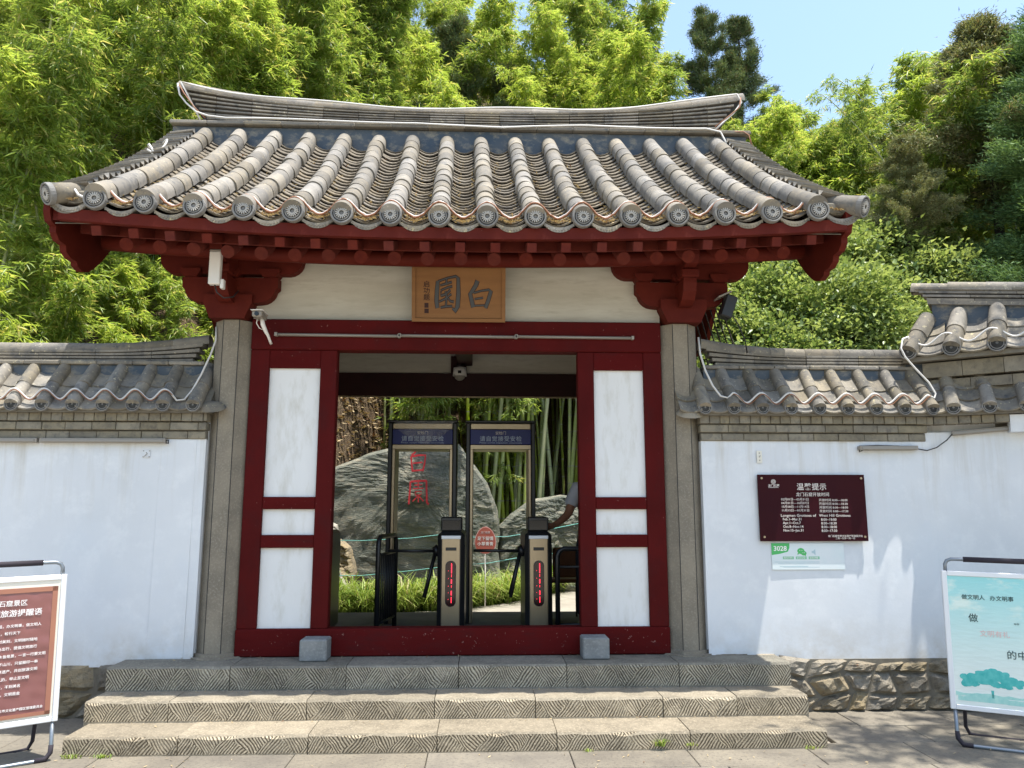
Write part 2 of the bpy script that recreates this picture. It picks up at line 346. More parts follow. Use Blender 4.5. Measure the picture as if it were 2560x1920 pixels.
YUAN=[([(.10,.14),(.07,.40),(.05,.70),(.09,.90)],[.12,.15,.15,.13]),([(.10,.15),(.5,.05),(.84,.0),(.94,.06),(.95,.50),(.92,.84),(.82,.97),(.70,.90)],[.04,.035,.05,.12,.15,.15,.12,.03]),
      ([(.46,.08),(.45,.24)],[.05,.05]),([(.20,.26),(.50,.20),(.68,.16)],[.03,.05,.04]),([(.22,.40),(.52,.31),(.70,.28)],[.03,.04,.04]),
      ([(.62,.38),(.45,.50),(.24,.56)],[.05,.05,.03]),([(.42,.42),(.46,.60),(.44,.84)],[.05,.05,.05]),([(.66,.50),(.40,.64),(.16,.72)],[.04,.04,.03]),
      ([(.50,.60),(.62,.70),(.76,.72)],[.03,.04,.05]),([(.22,.88),(.48,.85),(.70,.84)],[.04,.04,.04]),([(.24,.42),(.22,.54),(.5,.48)],[.03,.03,.03])]
def charpolys(ch,grow=0): 
    return [stroke_line(p,[x+grow for x in (w if hasattr(w,'__len__') else [w]*len(p))]) for p,w in ch]
# ================================================================== SETTING: terrain, paving, steps
def sstep(a,b,x): x=np.clip((x-a)/(b-a),0,1); return x*x*(3-2*x)
def terrain(x,y):
    x=np.asarray(x,float); y=np.asarray(y,float)
    inner=.17+.012*np.clip(y-4,0,8)
    y0=np.interp(x,[-30,-4.2,-3.0,-1.5,2.6,4,7,12,30],[.8,.9,3.0,8.0,8.4,4.0,2.6,2.2,2.2])
    sl=np.interp(x,[-30,-4,-3,-1,3,5,9,30],[1.25,1.25,1.3,1.35,1.25,.80,.55,.42])
    d=np.clip(y-y0,0,None); d=np.where(d>14,14+(d-14)*.15,d)
    rise=np.minimum(d*sl,22)*sstep(0,2.2,np.clip(y-y0,0,None))
    z=inner+rise+.12*np.sin(x*1.7+y*.9)*sstep(0,2,rise)+.2*np.sin(x*.6-y*1.1)*sstep(0,3,rise)
    z=np.where(y<.35,-.03,z)
    return z
def tz(x,y): return float(terrain(x,y))
g=MB(); g.box(-80,80,-80,.32,-1.0,-.03); ground=setkind(part('ground',g,M['ground']),'structure')
xs=np.concatenate([np.linspace(-120,-16,14),np.linspace(-14,16,91),np.linspace(18,120,14)]); ys=np.concatenate([np.linspace(.36,26,80),np.linspace(28,160,12)])
XX,YY=np.meshgrid(xs,ys); ZZ=terrain(XX,YY); V=np.stack([XX,YY,ZZ],-1).reshape(-1,3); nx=len(xs)
I=np.arange(len(ys)-1)[:,None]*nx+np.arange(nx-1)[None]; F=np.stack([I,I+1,I+nx+1,I+nx],-1).reshape(-1,4)
hill=setkind(put('hillside',nptri('hillside',V,F,M['litter'],nv=4)),'structure'); hill.data.polygons.foreach_set('use_smooth',[True]*len(hill.data.polygons))
# inner path: pale sheet, runs back and away to the right behind the gate
def path_edge(x): return np.interp(x,[-4,-1.2,-.2,.6,1.2,2,3.5],[4.25,4.45,4.75,5.4,6.4,7.4,7.6])
g=MB(); px=np.linspace(-3.4,4.4,40)
for k,x in enumerate(px):
    for j in range(9):
        y=2.95+(float(path_edge(x))-2.95)*j/8; g.v.append((x,y,tz(x,y)+.018))
g.f=[(k*9+j,(k+1)*9+j,(k+1)*9+j+1,k*9+j+1) for k in range(39) for j in range(8)]; g.sm=[True]*len(g.f)
part('path',g,M['path']); bpy.data.objects['path']['kind']='structure'
g=MB(); g.box(-2.1,2.1,.02,2.95,.05,.40,.01); g.box(-1.9,1.9,2.95,3.35,.05,.28,.01)
setkind(part('gate_floor',g,M['floor']),'structure')
# paving slabs in front of the steps and walls
pav=thing('paving','grey brown stone paving in front of the steps','paving',(0,-1,0),kind='structure')
del pav['category']
y=-.02; row=0
while y>-2.6:
    d=rng.uniform(.38,.5); x=-4.6+rng.uniform(0,.4)
    while x<5.6:
        w=rng.uniform(.55,.95)
        if not (x+w/2>-2.5 and x+w/2<2.5 and y>-.6):
            g=MB(); h=rng.uniform(-.002,.003); g.box(x+.003,x+w-.003,y-d+.003+1,y-.003+1,-.05,h,.004)
            part('paving_slab',g,M['paving'],pav)
        x+=w
    y-=d
# steps
steps=thing('stone_steps','three grey stone steps with chiselled zigzag risers','steps',(0,-.6,0),kind='structure'); del steps['category']
cuts={0:[-2.52,-1.78,-.93,-.08,.72,1.62,2.56],1:[-2.56,-1.98,-1.02,-.12,.60,1.52,2.06,2.585],2:[-2.565,-1.66,-.80,.04,.86,1.72,2.585]}
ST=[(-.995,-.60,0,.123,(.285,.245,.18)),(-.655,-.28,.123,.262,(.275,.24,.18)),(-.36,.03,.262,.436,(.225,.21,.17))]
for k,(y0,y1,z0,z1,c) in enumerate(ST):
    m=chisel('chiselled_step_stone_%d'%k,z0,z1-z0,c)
    cs=cuts[k]
    for a,b in zip(cs[:-1],cs[1:]):
        g=MB(); j=rng.uniform(-.006,.006); e=rng.uniform(-.003,.003)
        n=8; vs=[]
        # front edge slightly worn: build as strip box with jitter along x
        for i in range(n+1):
            x=a+.003+(b-a-.006)*i/n; wq=rng.uniform(-.006,.004) if rng.random()>.12 else -.014
            for (yy,zz) in ((y0+j,z0-.02),(y0+j+wq*.5,z1+e-.014+wq),(y0+j+.012,z1+e-.001),(y1+.05,z1+e),(y1+.05,z0-.02)):
                vs.append((x,yy+.6,zz))
        fs=[(i*5+q,(i+1)*5+q,(i+1)*5+(q+1)%5,i*5+(q+1)%5) for i in range(n) for q in range(5)]
        fs+=[tuple(range(5)),tuple(range(n*5+4,n*5-1,-1))]
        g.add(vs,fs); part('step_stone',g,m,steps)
g=MB(); g.box(-2.5,2.5,.28,.63,-.02,.41); g.box(-2.5,2.5,.0,.3,-.02,.235); g.box(-2.45,2.45,-.35,.05,-.02,.10)
part('step_core',g,M['mortar'],steps)
# platform paving between steps and frame
x=-2.55
while x<2.5:
    w=min(rng.uniform(.5,.8),2.565-x)
    g=MB(); g.box(x+.002,x+w-.002,.03+.6,.14+.6,.36,.4355+rng.uniform(-.001,.001),.003); part('platform_slab',g,M['block'],steps); x+=w
# weeds in the step joints
def grass_arr(pts,L0,w,lean,n_seg=2,seed=1,tuft=None):
    r=np.random.default_rng(seed); n=len(pts); a=r.uniform(0,2*PI,n); ln=L0*r.uniform(.5,1.25,n)*(1 if tuft is None else tuft); le=lean*r.uniform(.3,1.3,n)
    d=np.stack([np.cos(a),np.sin(a),np.zeros(n)],1); s=np.stack([-np.sin(a),np.cos(a),np.zeros(n)],1)*(w*r.uniform(.6,1.3,n))[:,None]
    p0=pts; p1=pts+d*(ln*le*.35)[:,None]+np.array([0,0,1])*(ln*.62)[:,None]; p2=pts+d*(ln*le)[:,None]+np.array([0,0,1])*(ln*(1-.45*le))[:,None]
    V=np.stack([p0-s,p0+s,p1-s*.8,p1+s*.8,p2],1).reshape(-1,3); b=np.arange(n)[:,None]*5
    F=np.concatenate([b+[0,1,3],b+[0,3,2],b+[2,3,4]],1).reshape(-1,3); return V,F
for (x,yy,z,n,l) in ((1.42,-1.0,.03,46,.06),(1.60,-1.0,.03,12,.03),(-2.45,-1.01,.0,40,.035),(-2.25,-1.005,.0,34,.03),(.95,-1.01,0,10,.03),(2.45,-1.0,0,18,.03)):
    P=np.stack([rng.normal(x,.02 if n>40 else .03,n),rng.normal(yy-.01,.006,n),np.full(n,z)],1); Vv,Ff=grass_arr(P,l,.003,.9,seed=int(n+10*abs(x)))
    o=put('weed_tuft',nptri('weed_tuft',Vv,Ff,M['grass']))
    tag(o,{46:'bright green weed tuft growing from the lowest riser right of centre',12:'tiny weed sprig right of the bright tuft on the lowest riser',40:'small weed at the left foot of the lowest step',34:'low weed by the left end of the lowest step',10:'tiny weed at the foot of the lowest step near centre',18:'low weed at the right foot of the lowest step'}[n],'weed',group='weeds along the lowest step')

# ================================================================== GATEHOUSE
gate=thing('gatehouse','red timber gatehouse with curved grey tiled roof and white panels','gatehouse',(0,1.4,.4))
GI=Matrix.Translation((0,1.4,.4)).inverted()
def gp(name,mb,mat,mtx=None,parent=None,fix=True):
    o=put(name,mb.mesh(name,mat,fix),parent or gate); o.matrix_local=(GI@mtx if mtx is not None else GI) if parent is None else (mtx or Matrix()); return o
def gput(name,me,mtx): o=put(name,me,gate); o.matrix_local=GI@mtx; return o
def upt(x): return .095*min(abs(x)/2.72,1.15)**2.1
def zt(y):  # axis height of the cover tiles down the front slope
    u=(y+.93)/2.2; return 3.765+1.685*(.8*u+.2*u*u)
YS=np.linspace(-.93,1.27,200); ZS=np.array([zt(y) for y in YS]); ARC=np.concatenate([[0],np.cumsum(np.hypot(np.diff(YS),np.diff(ZS)))]); ALEN=ARC[-1]
def at(s): y=float(np.interp(s,ARC,YS)); return y,zt(y)
def upx(x,y): return upt(x)*max(0,1-(y+.93)/2.2)**1.0+.03*(abs(x)/2.72)**2
# columns and plinths
for s in (-1,1):
    g=MB(); a=.158/math.cos(PI/8); pl=[(1.9*s+a*math.cos(PI/8+k*PI/4),.105+a*math.sin(PI/8+k*PI/4)) for k in range(8)]
    g.prism(pl,'z',.47,3.168); gp('column',g,M['stone'])
    g=MB()
    for k in (4,5,6,7): g.box(pl[k][0]-.0025,pl[k][0]+.0025,pl[k][1]-.003,pl[k][1]+.004,.475,3.165)
    gp('column_joint',g,M['discdark'])
    g=MB(); 
    for (r0,z0,z1) in ((.23,.40,.447),(.19,.447,.472)):
        g.prism([(1.9*s+r0*math.cos(PI/8+k*PI/4),.09+r0*math.sin(PI/8+k*PI/4)) for k in range(8)],'z',z0,z1)
    gp('column_base',g,M['stone'])
    g=MB(); g.prism([(1.9*s+a*math.cos(PI/8+k*PI/4),2.75+a*math.sin(PI/8+k*PI/4)) for k in range(8)],'z',.1,3.5); gp('column',g,M['stone'])
    g=MB(); g.box(s*1.76,s*1.95,.26,2.6,.1,3.9); gp('side_wall',g,M['cream'])
# red frame
def rbox(n,x0,x1,y0,y1,z0,z1,c=.006,m='red'): g=MB(); g.box(x0,x1,y0,y1,z0,z1,c); return gp(n,g,M[m])
rbox('sill_beam',-1.745,1.745,-.012,.13,.44,.652,.008,'redworn')
rbox('lintel_beam',-1.742,1.742,-.015,.14,2.925,3.188,.008)
for s in (-1,1):
    X=lambda a,b:(min(a*s,b*s),max(a*s,b*s))
    rbox('frame_post',*X(1.585,1.742),0,.11,.652,2.925)
    rbox('frame_post',*X(1.02,1.158),0,.11,.652,2.925)
    for z0,z1 in ((2.77,2.925),(1.595,1.695),(1.285,1.388)): rbox('frame_rail',*X(1.158,1.585),.003,.107,z0,z1,.006,'redworn')
    for z0,z1 in ((1.695,2.77),(1.388,1.595),(.652,1.285)): rbox('white_panel',*X(1.14,1.60),.035,.07,z0-.01,z1+.01,0,'panel')
g=MB(); g.box(-1.75,1.75,.05,.10,3.17,3.80); gp('upper_wall',g,M['cream'])
# rear frame
rbox('rear_beam',-1.75,1.75,2.74,2.88,2.935,3.215,.006,'darkred'); g=MB(); g.box(-1.75,1.75,2.78,2.84,3.215,4.1); gp('rear_wall',g,M['cream'])
rbox('rear_beam_trim',-1.75,1.75,2.735,2.76,2.918,2.935,.002,'steel')
rbox('tie_beam',-.09,.09,.16,2.72,3.30,3.46,.006,'darkred'); rbox('rear_strut',-.17,.02,2.70,2.74,3.215,3.42,.004,'darkred')
# bracket sets
def arc(cx,cz,r,a0,a1,n=6): return [(cx+r*math.cos(R(a0+(a1-a0)*i/n)),cz+r*math.sin(R(a0+(a1-a0)*i/n))) for i in range(n+1)]
for s in (-1,1):
    cx=1.93*s
    br=gp('bracket_set',MB().prism([(cx-.145,3.172),(cx+.145,3.172),(cx+.155,3.20),(cx+.20,3.30),(cx+.20,3.375),(cx-.20,3.375),(cx-.20,3.30),(cx-.155,3.20)],'y',-.10,.26),M['red2'])
    def sub(n,mb,m='red2'): return part(n,mb,M[m],br)
    # lower arm
    pl=[(cx-.40,3.535)]+[(cx-.40,3.45)]+arc(cx-.25,3.45,.13,190,265,5)+[(cx-.05,3.30),(cx+.05,3.30)]+arc(cx+.25,3.45,.13,275,350,5)+[(cx+.40,3.45),(cx+.40,3.535)]
    sub('bracket_arm',MB().prism(pl,'y',-.055,.05)); 
    for d in (-.33,0,.33): sub('bearing_block',MB().prism([(cx+d-.055,3.537),(cx+d+.055,3.537),(cx+d+.085,3.58),(cx+d+.085,3.605),(cx+d-.085,3.605),(cx+d-.085,3.58)],'y',-.09,.06))
    # upper arm
    pl=[(cx-.60,3.80),(cx-.60,3.70)]+arc(cx-.47,3.70,.13,185,265,5)+[(cx-.36,3.57),(cx+.36,3.57)]+arc(cx+.47,3.70,.13,275,355,5)+[(cx+.60,3.70),(cx+.60,3.80)]
    sub('bracket_arm',MB().prism(pl,'y',-.045,.048))
    # forward arm
    pl=[(.1,3.30),(-.16,3.30),(-.24,3.33),(-.30,3.39),(-.32,3.46),(-.32,3.50),(.1,3.50)]
    sub('projecting_arm',MB().prism(pl,'x',cx-.055,cx+.055))
    sub('bearing_block',MB().box(cx-.075,cx+.075,-.35,-.20,3.502,3.575,.012))
    pl=[(.1,3.577),(-.30,3.577),(-.40,3.60),(-.45,3.66),(-.46,3.72),(.1,3.80)]
    sub('projecting_arm',MB().prism(pl,'x',cx-.05,cx+.05))
# eaves purlin
xs_=np.linspace(-2.90,2.92,25)
gp('eaves_purlin',MB().tube([(x,-.25,3.655+upt(x)) for x in xs_],.068,14),M['red2'])
gp('eaves_purlin_back',MB().tube([(x,.12,3.85+upt(x)) for x in xs_],.07,10),M['red2'])
# roof deck
def deck(name,xa,xb,nseg,polyf,mat_):
    g=MB(); P=len(polyf(0)); 
    for i in range(nseg+1):
        x=xa+(xb-xa)*i/nseg
        for (y,z,w) in polyf(x): g.v.append((x,y,z+w*upt(x)))
    g.f=[(i*P+k,(i+1)*P+k,(i+1)*P+(k+1)%P,i*P+(k+1)%P) for i in range(nseg) for k in range(P)]; g.f+=[tuple(range(P)),tuple(range(nseg*P+P-1,nseg*P-1,-1))]; g.sm=[False]*len(g.f)
    return gp(name,g,mat_)
def deckpoly(x):
    b=[(-.865,3.60,1),(-.50,3.735,1),(-.47,3.665,1),(.0,3.955,1),(1.4,4.80,.3)]
    t=[(y,zt(y)-.185,1) for y in (1.27,.9,.5,.1,-.3)]+[(-.6,zt(-.6)-.14,1),(-.865,zt(-.865)-.115,1)]
    return b+[(2.8,3.955,1),(3.3,3.70,1),(3.67,3.60,1),(3.67,3.70,1),(2.9,zt(-.1)-.1,1),(2.0,zt(.8)-.1,1),(1.6,zt(1.2)-.1,.3)]+[(y,z,w if y<1 else .3) for y,z,w in t]
deck('roof_deck',-2.99,2.99,24,deckpoly,M['red2'])
deck('eave_board',-2.93,3.0,24,lambda x:[(-.905,3.598,1),(-.868,3.594,1),(-.868,3.69,1),(-.905,3.685,1)],M['red2'])
deck('eave_lining',-2.93,2.96,24,lambda x:[(-.585,3.612,1),(-.555,3.612,1),(-.555,3.76,1),(-.585,3.70,1)],M['redend'])
# rafters
def cyl_mesh(r,l,n=14): 
    g=MB(); g.tube([(0,0,0),(0,l,0)],r,n); return g.mesh('rafter',M['redend'])
me_r=cyl_mesh(.053,1.3); gq=MB(); gq.box(-.037,.037,0,.95,-.037,.037,.004); me_q=gq.mesh('flying_rafter',M['redend'])
for i in range(21):
    x=(i-10)*.262+.03; u=upt(x); j=rng.uniform(-.006,.006)
    a=math.atan(.61); gput('rafter',me_r,Matrix.Translation((x+j,-.535+rng.uniform(-.01,.01),3.562+u))@Matrix.Rotation(a,4,'X'))
    xq=(i-10)*.270+.03; uq=upt(xq)
    gput('flying_rafter',me_q,Matrix.Translation((xq-j,-.862,3.548+uq))@Matrix.Rotation(R(20),4,'X')@Matrix.Rotation(rng.uniform(-.04,.04),4,'Y'))
# barge boards
low=[(-.895,3.80),(-.90,3.70),(-.87,3.63),(-.80,3.615),(-.795,3.57),(-.74,3.525),(-.645,3.52),(-.63,3.475),(-.56,3.445),(-.47,3.445),(-.455,3.415),(-.37,3.395),(-.28,3.42),(-.22,3.46),(-.10,3.56),(.08,3.75),(.30,3.97)]
bp=low+[(1.4,4.90)]+[(2.5,3.97),(2.9,3.56),(3.4,3.5),(3.695,3.8)]+[(2.9,zt(-.1)-.03),(2.0,zt(.8)-.03),(1.4,5.52)]+[(y,zt(y)-.03) for y in (1.0,.6,.2,-.2,-.6)]
for s,x in ((-1,-2.995),(1,3.0)): gp('barge_board',MB().prism([(y,z+.075) for y,z in bp],'x',x,x+s*.05),M['red2'])
# ---- tiles
def cover_mesh(L0,r0,r1,th=.012,n=12,name='cover_tile',mt=None):
    g=MB(); vs=[]
    for (yy,r) in ((0,r0),(L0,r1)):
        for k in range(n+1): a=PI*k/n; vs.append((r*math.cos(a),yy,r*math.sin(a)))
        vs.append((-r,yy,-.035)); vs.append((r,yy,-.035))
    m=n+3; fs=[(k,k+1,m+k+1,m+k) for k in range(n)]+[(n,n+1,m+n+1,m+n),(n+2,0,m,m+n+2)]
    g.add(vs,fs,True); o=len(g.v)
    g.add([v for v in vs[:m]],[tuple(range(m))],False)
    return g.mesh(name,mt or M['tile'])
me_cov=cover_mesh(.235,.0815,.0745)
def pan_mesh(w,L0,sag,th=.014,n=6,name='pan_tile',mt=None):
    g=MB(); vs=[]
    for yy,zz in ((0,0),(L0,-.004)):
        for k in range(n+1):
            q=(k/n-.5)*2; vs.append((q*w/2,yy,zz+sag*q*q))
        for k in range(n,-1,-1):
            q=(k/n-.5)*2; vs.append((q*w/2,yy,zz+sag*q*q-th))
    m=2*(n+1); g.add(vs,[(k,(k+1)%m,m+(k+1)%m,m+k) for k in range(m)],False); g.add(vs[:m],[(k,k+1,m-2-k,m-1-k) for k in range(n)])
    return g.mesh(name,mt or M['tile_pan'])
me_pan=pan_mesh(.25,.15,.055,th=.012)
def disc_mesh(r,th,name='eave_disc',petals=16,mt=None):
    g=MB(); Mx=Matrix.Rotation(PI/2,4,'X')
    prof=[(0,.0),(r*.16,.0),(r*.16,.006),(r*.60,-.002),(r*.62,.004),(r*.70,.004),(r*.72,-.001),(r*.82,-.001),(r*.84,.004),(r*.90,.006),(r*.98,.004),(r,-.003),(r,-th)]
    g.lathe(prof,24,Mx)
    nl=len(g.f)
    for k in range(petals):
        m=Mx@Matrix.Rotation(2*PI*k/petals,4,'Z'); g.box(r*.20,r*.56,-r*.052,r*.052,-.003,.010,.002,m)
    me=g.mesh(name,mt or M['disc']); me.materials.append(M['discdark']); k=len(prof)-1
    for i in range(nl):
        if i%k in (1,2,6): me.polygons[i].material_index=1
    if petals:
        me.materials.append(M['petal'])
        for p in me.polygons[nl:]: p.material_index=2
    return me
me_disc=disc_mesh(.083,.035)
def drip_mesh(w,drop,name='drip_tile'):
    g=MB(); n=10; up=[];dn=[]
    for k in range(n+1):
        q=(k/n-.5)*2; z=.05*q*q; up.append((q*w/2,z)); dn.append((q*w/2,z-drop*(1-abs(q)**3*.85)))
    g.prism(up+dn[::-1],'y',-.012,.006)
    for k in range(-5,6):
        q=k/6; g.box(q*w/2-.005,q*w/2+.005,-.018,-.012,.05*q*q-.026,.05*q*q-.017)
    g.prism(up+[(x,z-.012) for x,z in up[::-1]],'y',0,.16)
    return g.mesh(name,M['tile_dark'])
me_drip=drip_mesh(.262,.040)
PX=[(i-7.5)*.362 for i in range(16)]
def slope_m(x,s,dz=0,flip=0,jit=0.0):
    y,z=at(s); y2,z2=at(min(s+.05,ALEN)); t=Vector((0,y2-y,z2-z))
    sh=.055*(1-s/ALEN); t.x=-.055/ALEN*.05; t.normalize()
    nrm=Vector((1,0,0)).cross(t); xax=t.cross(nrm)
    if jit: xax=(Matrix.Rotation(rng.uniform(-jit,jit),3,nrm)@xax)
    o=Vector((x+sh,y,z+upx(x,y)))+nrm*dz
    return frame_m(o,xax.normalized(),nrm.cross(xax).normalized(),nrm)
NC=13; dl=(ALEN-.02)/NC
for x in PX:
    for k in range(NC): gput('cover_tile',me_cov,slope_m(x+rng.uniform(-.006,.006),k*dl+rng.uniform(-.012,.012)*(k>0),rng.uniform(-.004,.006),jit=.03)@Matrix.Rotation(rng.uniform(-.08,.08),4,'Y')@Matrix.Rotation(rng.uniform(-.012,.02),4,'X'))
    y,z=at(0); gput('eave_disc',me_disc,Matrix.Translation((x+.055,y-.012,z+upt(x)))@Matrix.Rotation(rng.uniform(0,6),4,'Y')@Matrix.Rotation(R(-4),4,'X'))
NR=27; dp=(ALEN-.05)/NR; vx=[(i-8)*.362 for i in range(17)]
top=MB()
for x in vx:
    xx=x
    gput('drip_tile',me_drip,Matrix.Translation((x+.055,-.90,zt(-.93)+upt(x)-.075)))
    for k in range(NR):
        m=slope_m(xx+rng.uniform(-.006,.006),.03+k*dp,-.075+rng.uniform(-.004,.004),jit=.05)@Matrix.Rotation(R(-9),4,'X')
        if k<17: gput('pan_tile',me_pan,m)
        else:
            o=len(top.v); top.v+=[tuple((GI@m)@v.co) for v in me_pan.vertices]; top.f+=[tuple(i+o for i in p.vertices) for p in me_pan.polygons]; top.sm+=[False]*len(me_pan.polygons)
o=part('upper_pan_tiles',top,M['tile_pan'],gate); o['kind']='stuff'
# edge tiles lying outward along both gables, with corner tubes
me_edge=pan_mesh(.105,.26,.034,th=.012,name='gable_edge_tile',mt=M['tile'])
for s in (-1,1):
    for k in range(25):
        sc=.16+k*(ALEN-.25)/24; y,z=at(sc); y2,z2=at(sc+.02); t=Vector((0,y2-y,z2-z)).normalized()
        xo=s*(2.90-.0*k)+.04*(1-sc/ALEN); base=Vector((xo+s*.17,y,z+upx(2.9,y)+.012)); out=Vector((-s,0,.16)).normalized() # local Y points inward, up
        nrm=t.cross(out)*(1 if s>0 else -1); nrm=nrm if nrm.z>0 else -nrm
        tx=out.cross(nrm); gput('gable_edge_tile',me_edge,frame_m(base,tx,out,nrm)@Matrix.Rotation(R(rng.uniform(-3,3)),4,'X')@Matrix.Rotation(R(s*5),4,'Y'))
    # pillow of mortar under them
    p0=Vector((s*2.85+.05,-.70,zt(-.74)+upt(2.75)+.02)); p1=Vector((s*3.06+.06,-.945,zt(-.93)+upt(2.9)+.012))
    d=(p0-p1).normalized(); nrm=Vector((0,0,1)); nrm=(nrm-d*d.z).normalized(); xa=d.cross(nrm)
    ct=cover_mesh(.34,.082,.078); gp('corner_tile',MB().tube([p1,p1+d*.12,p1+d*.34],[.082,.080,.078],16),M['tile']); gp('corner_bedding',MB().box(min(s*2.74,s*3.0)+.03,max(s*2.74,s*3.0)+.03,-.86,-.6,3.74+upt(2.9),3.85+upt(2.9),.02),M['mortar']); gput('eave_disc',me_disc,frame_m(p1-d*.008,xa,d,nrm))
    gput('drip_tile',me_drip,Matrix.Translation((s*2.93+.055,-.895,zt(-.93)+upt(2.93)-.085)))
# ---- main ridge
def rz(x,top_): q=(abs(x)/3.05); return (5.852+.245*q**2.7) if top_ else (5.655+.055*q**2.5)
gp('ridge_base_band',MB().box(-3.07,3.05,1.27,1.53,5.30,5.585,.006),M['blueband'])
for i in range(16):
    a=-3.09+i*.3865; gp('ridge_ledge_tile',MB().box(a+.002,a+.3845,1.215,1.585,5.592,5.632,.008),M['tile'])
gp('tile_bedding',MB().prism([(-.86,zt(-.86)-.112),(-.6,zt(-.6)-.128),(-.3,zt(-.3)-.14),(.1,zt(.1)-.14),(.5,zt(.5)-.14),(.9,zt(.9)-.14),(1.27,zt(1.27)-.14),(1.27,zt(1.27)-.18),(.5,zt(.5)-.18),(-.3,zt(-.3)-.18),(-.86,zt(-.86)-.118)],'x',-2.97,2.97),M['mortar'])
cx_=[-3.03+i*.3788 for i in range(17)]
for i in range(16):
    a,b=cx_[i],cx_[i+1]; g=MB(); NLy=7
    for j in range(NLy):
        f0=j/NLy; f1=(j+.40)/NLy; n=4
        def xe(x,f):
            lim=2.74+.30*f; return max(-lim,min(lim,x))
        off=.004*rng.uniform(-1,1)
        vs=[]
        for q in range(n+1):
            x=a+.003+(b-a-.006)*q/n; x=xe(x,f0); z0=rz(x,0); z1=rz(x,1)
            for (yy,zz) in ((1.315+off,z0+(z1-z0)*f0),(1.315+off,z0+(z1-z0)*f1),(1.485,z0+(z1-z0)*f1),(1.485,z0+(z1-z0)*f0)): vs.append((x,yy,zz))
        g.add(vs,[(q*4+k,(q+1)*4+k,(q+1)*4+(k+1)%4,q*4+(k+1)%4) for q in range(n) for k in range(4)]+[(0,1,2,3),(n*4+3,n*4+2,n*4+1,n*4)])
    gp('ridge_tile_stack',g,M['tile_dark'])
    g=MB(); vs=[]  # recessed mortar core, coloured dark to read as shade between the layers
    for q in range(5):
        x=max(-2.72,min(2.72,a+(b-a)*q/4)); z0=rz(x,0)-.03; z1=rz(x,1)
        for (yy,zz) in ((1.385,z0),(1.385,z1),(1.44,z1),(1.44,z0)): vs.append((x,yy,zz))
    g.add(vs,[(q*4+k,(q+1)*4+k,(q+1)*4+(k+1)%4,q*4+(k+1)%4) for q in range(4) for k in range(4)]+[(0,1,2,3),(19,18,17,16)])
    gp('ridge_core',g,M['ridge'])
gp('ridge_bed',MB().box(-2.78,2.78,1.30,1.50,5.632,5.672,.006),M['tile'])
# pointed end infill
for s in (-1,1): gp('ridge_end_piece',MB().prism([(s*2.70,5.665),(s*2.76,5.665),(s*3.05,5.665+.40),(s*2.95,6.02),(s*2.70,5.86)],'y',1.345,1.455),M['ridge'])
me_cap={}
for i in range(21):
    a=-3.08+i*6.16/21; b=a+6.16/21; pa=Vector((a,1.4,rz(a,1)-.012)); pb=Vector((b,1.4,rz(b,1)-.012)); d=(pb-pa); l=d.length; d.normalize()
    if 'c' not in me_cap: me_cap['c']=cover_mesh(.305,.073,.071,name='ridge_cap_tile')
    up=Vector((0,0,1)); up=(up-d*up.dot(d)).normalized(); m=frame_m(pa,d.cross(up),d,up); m=m@Matrix.Scale(l/.303,4,(0,1,0)); gput('ridge_cap_tile',me_cap['c'],m)
# dry leaves lodged in the eave valleys
Vs=[];Fs=[]
def scatter_leaves(n,fn,size,seed):
    r=np.random.default_rng(seed); P=fn(r,n); a=r.uniform(0,2*PI,n); e=r.uniform(-.5,.5,n); l=size*r.uniform(.5,1.3,n)
    d=np.stack([np.cos(a)*np.cos(e),np.sin(a)*np.cos(e),np.sin(e)],1)*l[:,None]; s=np.stack([-np.sin(a),np.cos(a),r.uniform(-.6,.6,n)],1)*(l*r.uniform(.15,.4,n))[:,None]
    V=np.stack([P-d,P+s,P+d,P-s],1).reshape(-1,3); b=np.arange(n)[:,None]*4; F=np.concatenate([b+[0,1,2],b+[0,2,3]],1).reshape(-1,3); return V,F
def valley(r,n):
    k=r.integers(0,17,n); near=r.random(n)<.62; sx=np.where(near,r.exponential(.09,n)+.02,r.uniform(0,2.3,n)); sx=np.clip(sx,0,2.4)
    y=np.interp(sx,ARC,YS); z=np.array([zt(q) for q in y]); x=(k-8)*.362+.05; dx=r.normal(0,.045,n); side=np.where(near,0,np.sign(dx)*.045)
    return np.stack([x+np.clip(dx+side,-.1,.1),y,z+np.array([upx(a,b) for a,b in zip(x,y)])-.055+np.abs(dx)*.3],1)
Vv,Ff=scatter_leaves(4200,valley,.016,5)
o=put('leaf_litter',nptri('leaf_litter',Vv,Ff,M['dryleaf'])); tag(o,'tan dry leaf litter lodged in the roof valleys',kind='stuff')

def fallen(r,n):
    k=r.random(n); x=r.uniform(-4.2,5.0,n); y=-1.05-np.abs(r.normal(0,.55,n)); z=np.full(n,.008)
    b=k<.45; x=np.where(b,r.uniform(-2.5,2.5,n),x); lev=r.integers(0,3,n); yy=np.choose(lev,[-.66,-.37,-.03])-np.abs(r.normal(0,.05,n)); zz=np.choose(lev,[.13,.268,.444])
    y=np.where(b,yy,y); z=np.where(b,zz,z); return np.stack([x,y,z],1)
Vv,Ff=scatter_leaves(520,fallen,.013,15)
tag(put('fallen_leaves',nptri('fallen_leaves',Vv,Ff,M['dryleaf'])),'small dry leaves scattered on the steps and paving',kind='stuff')
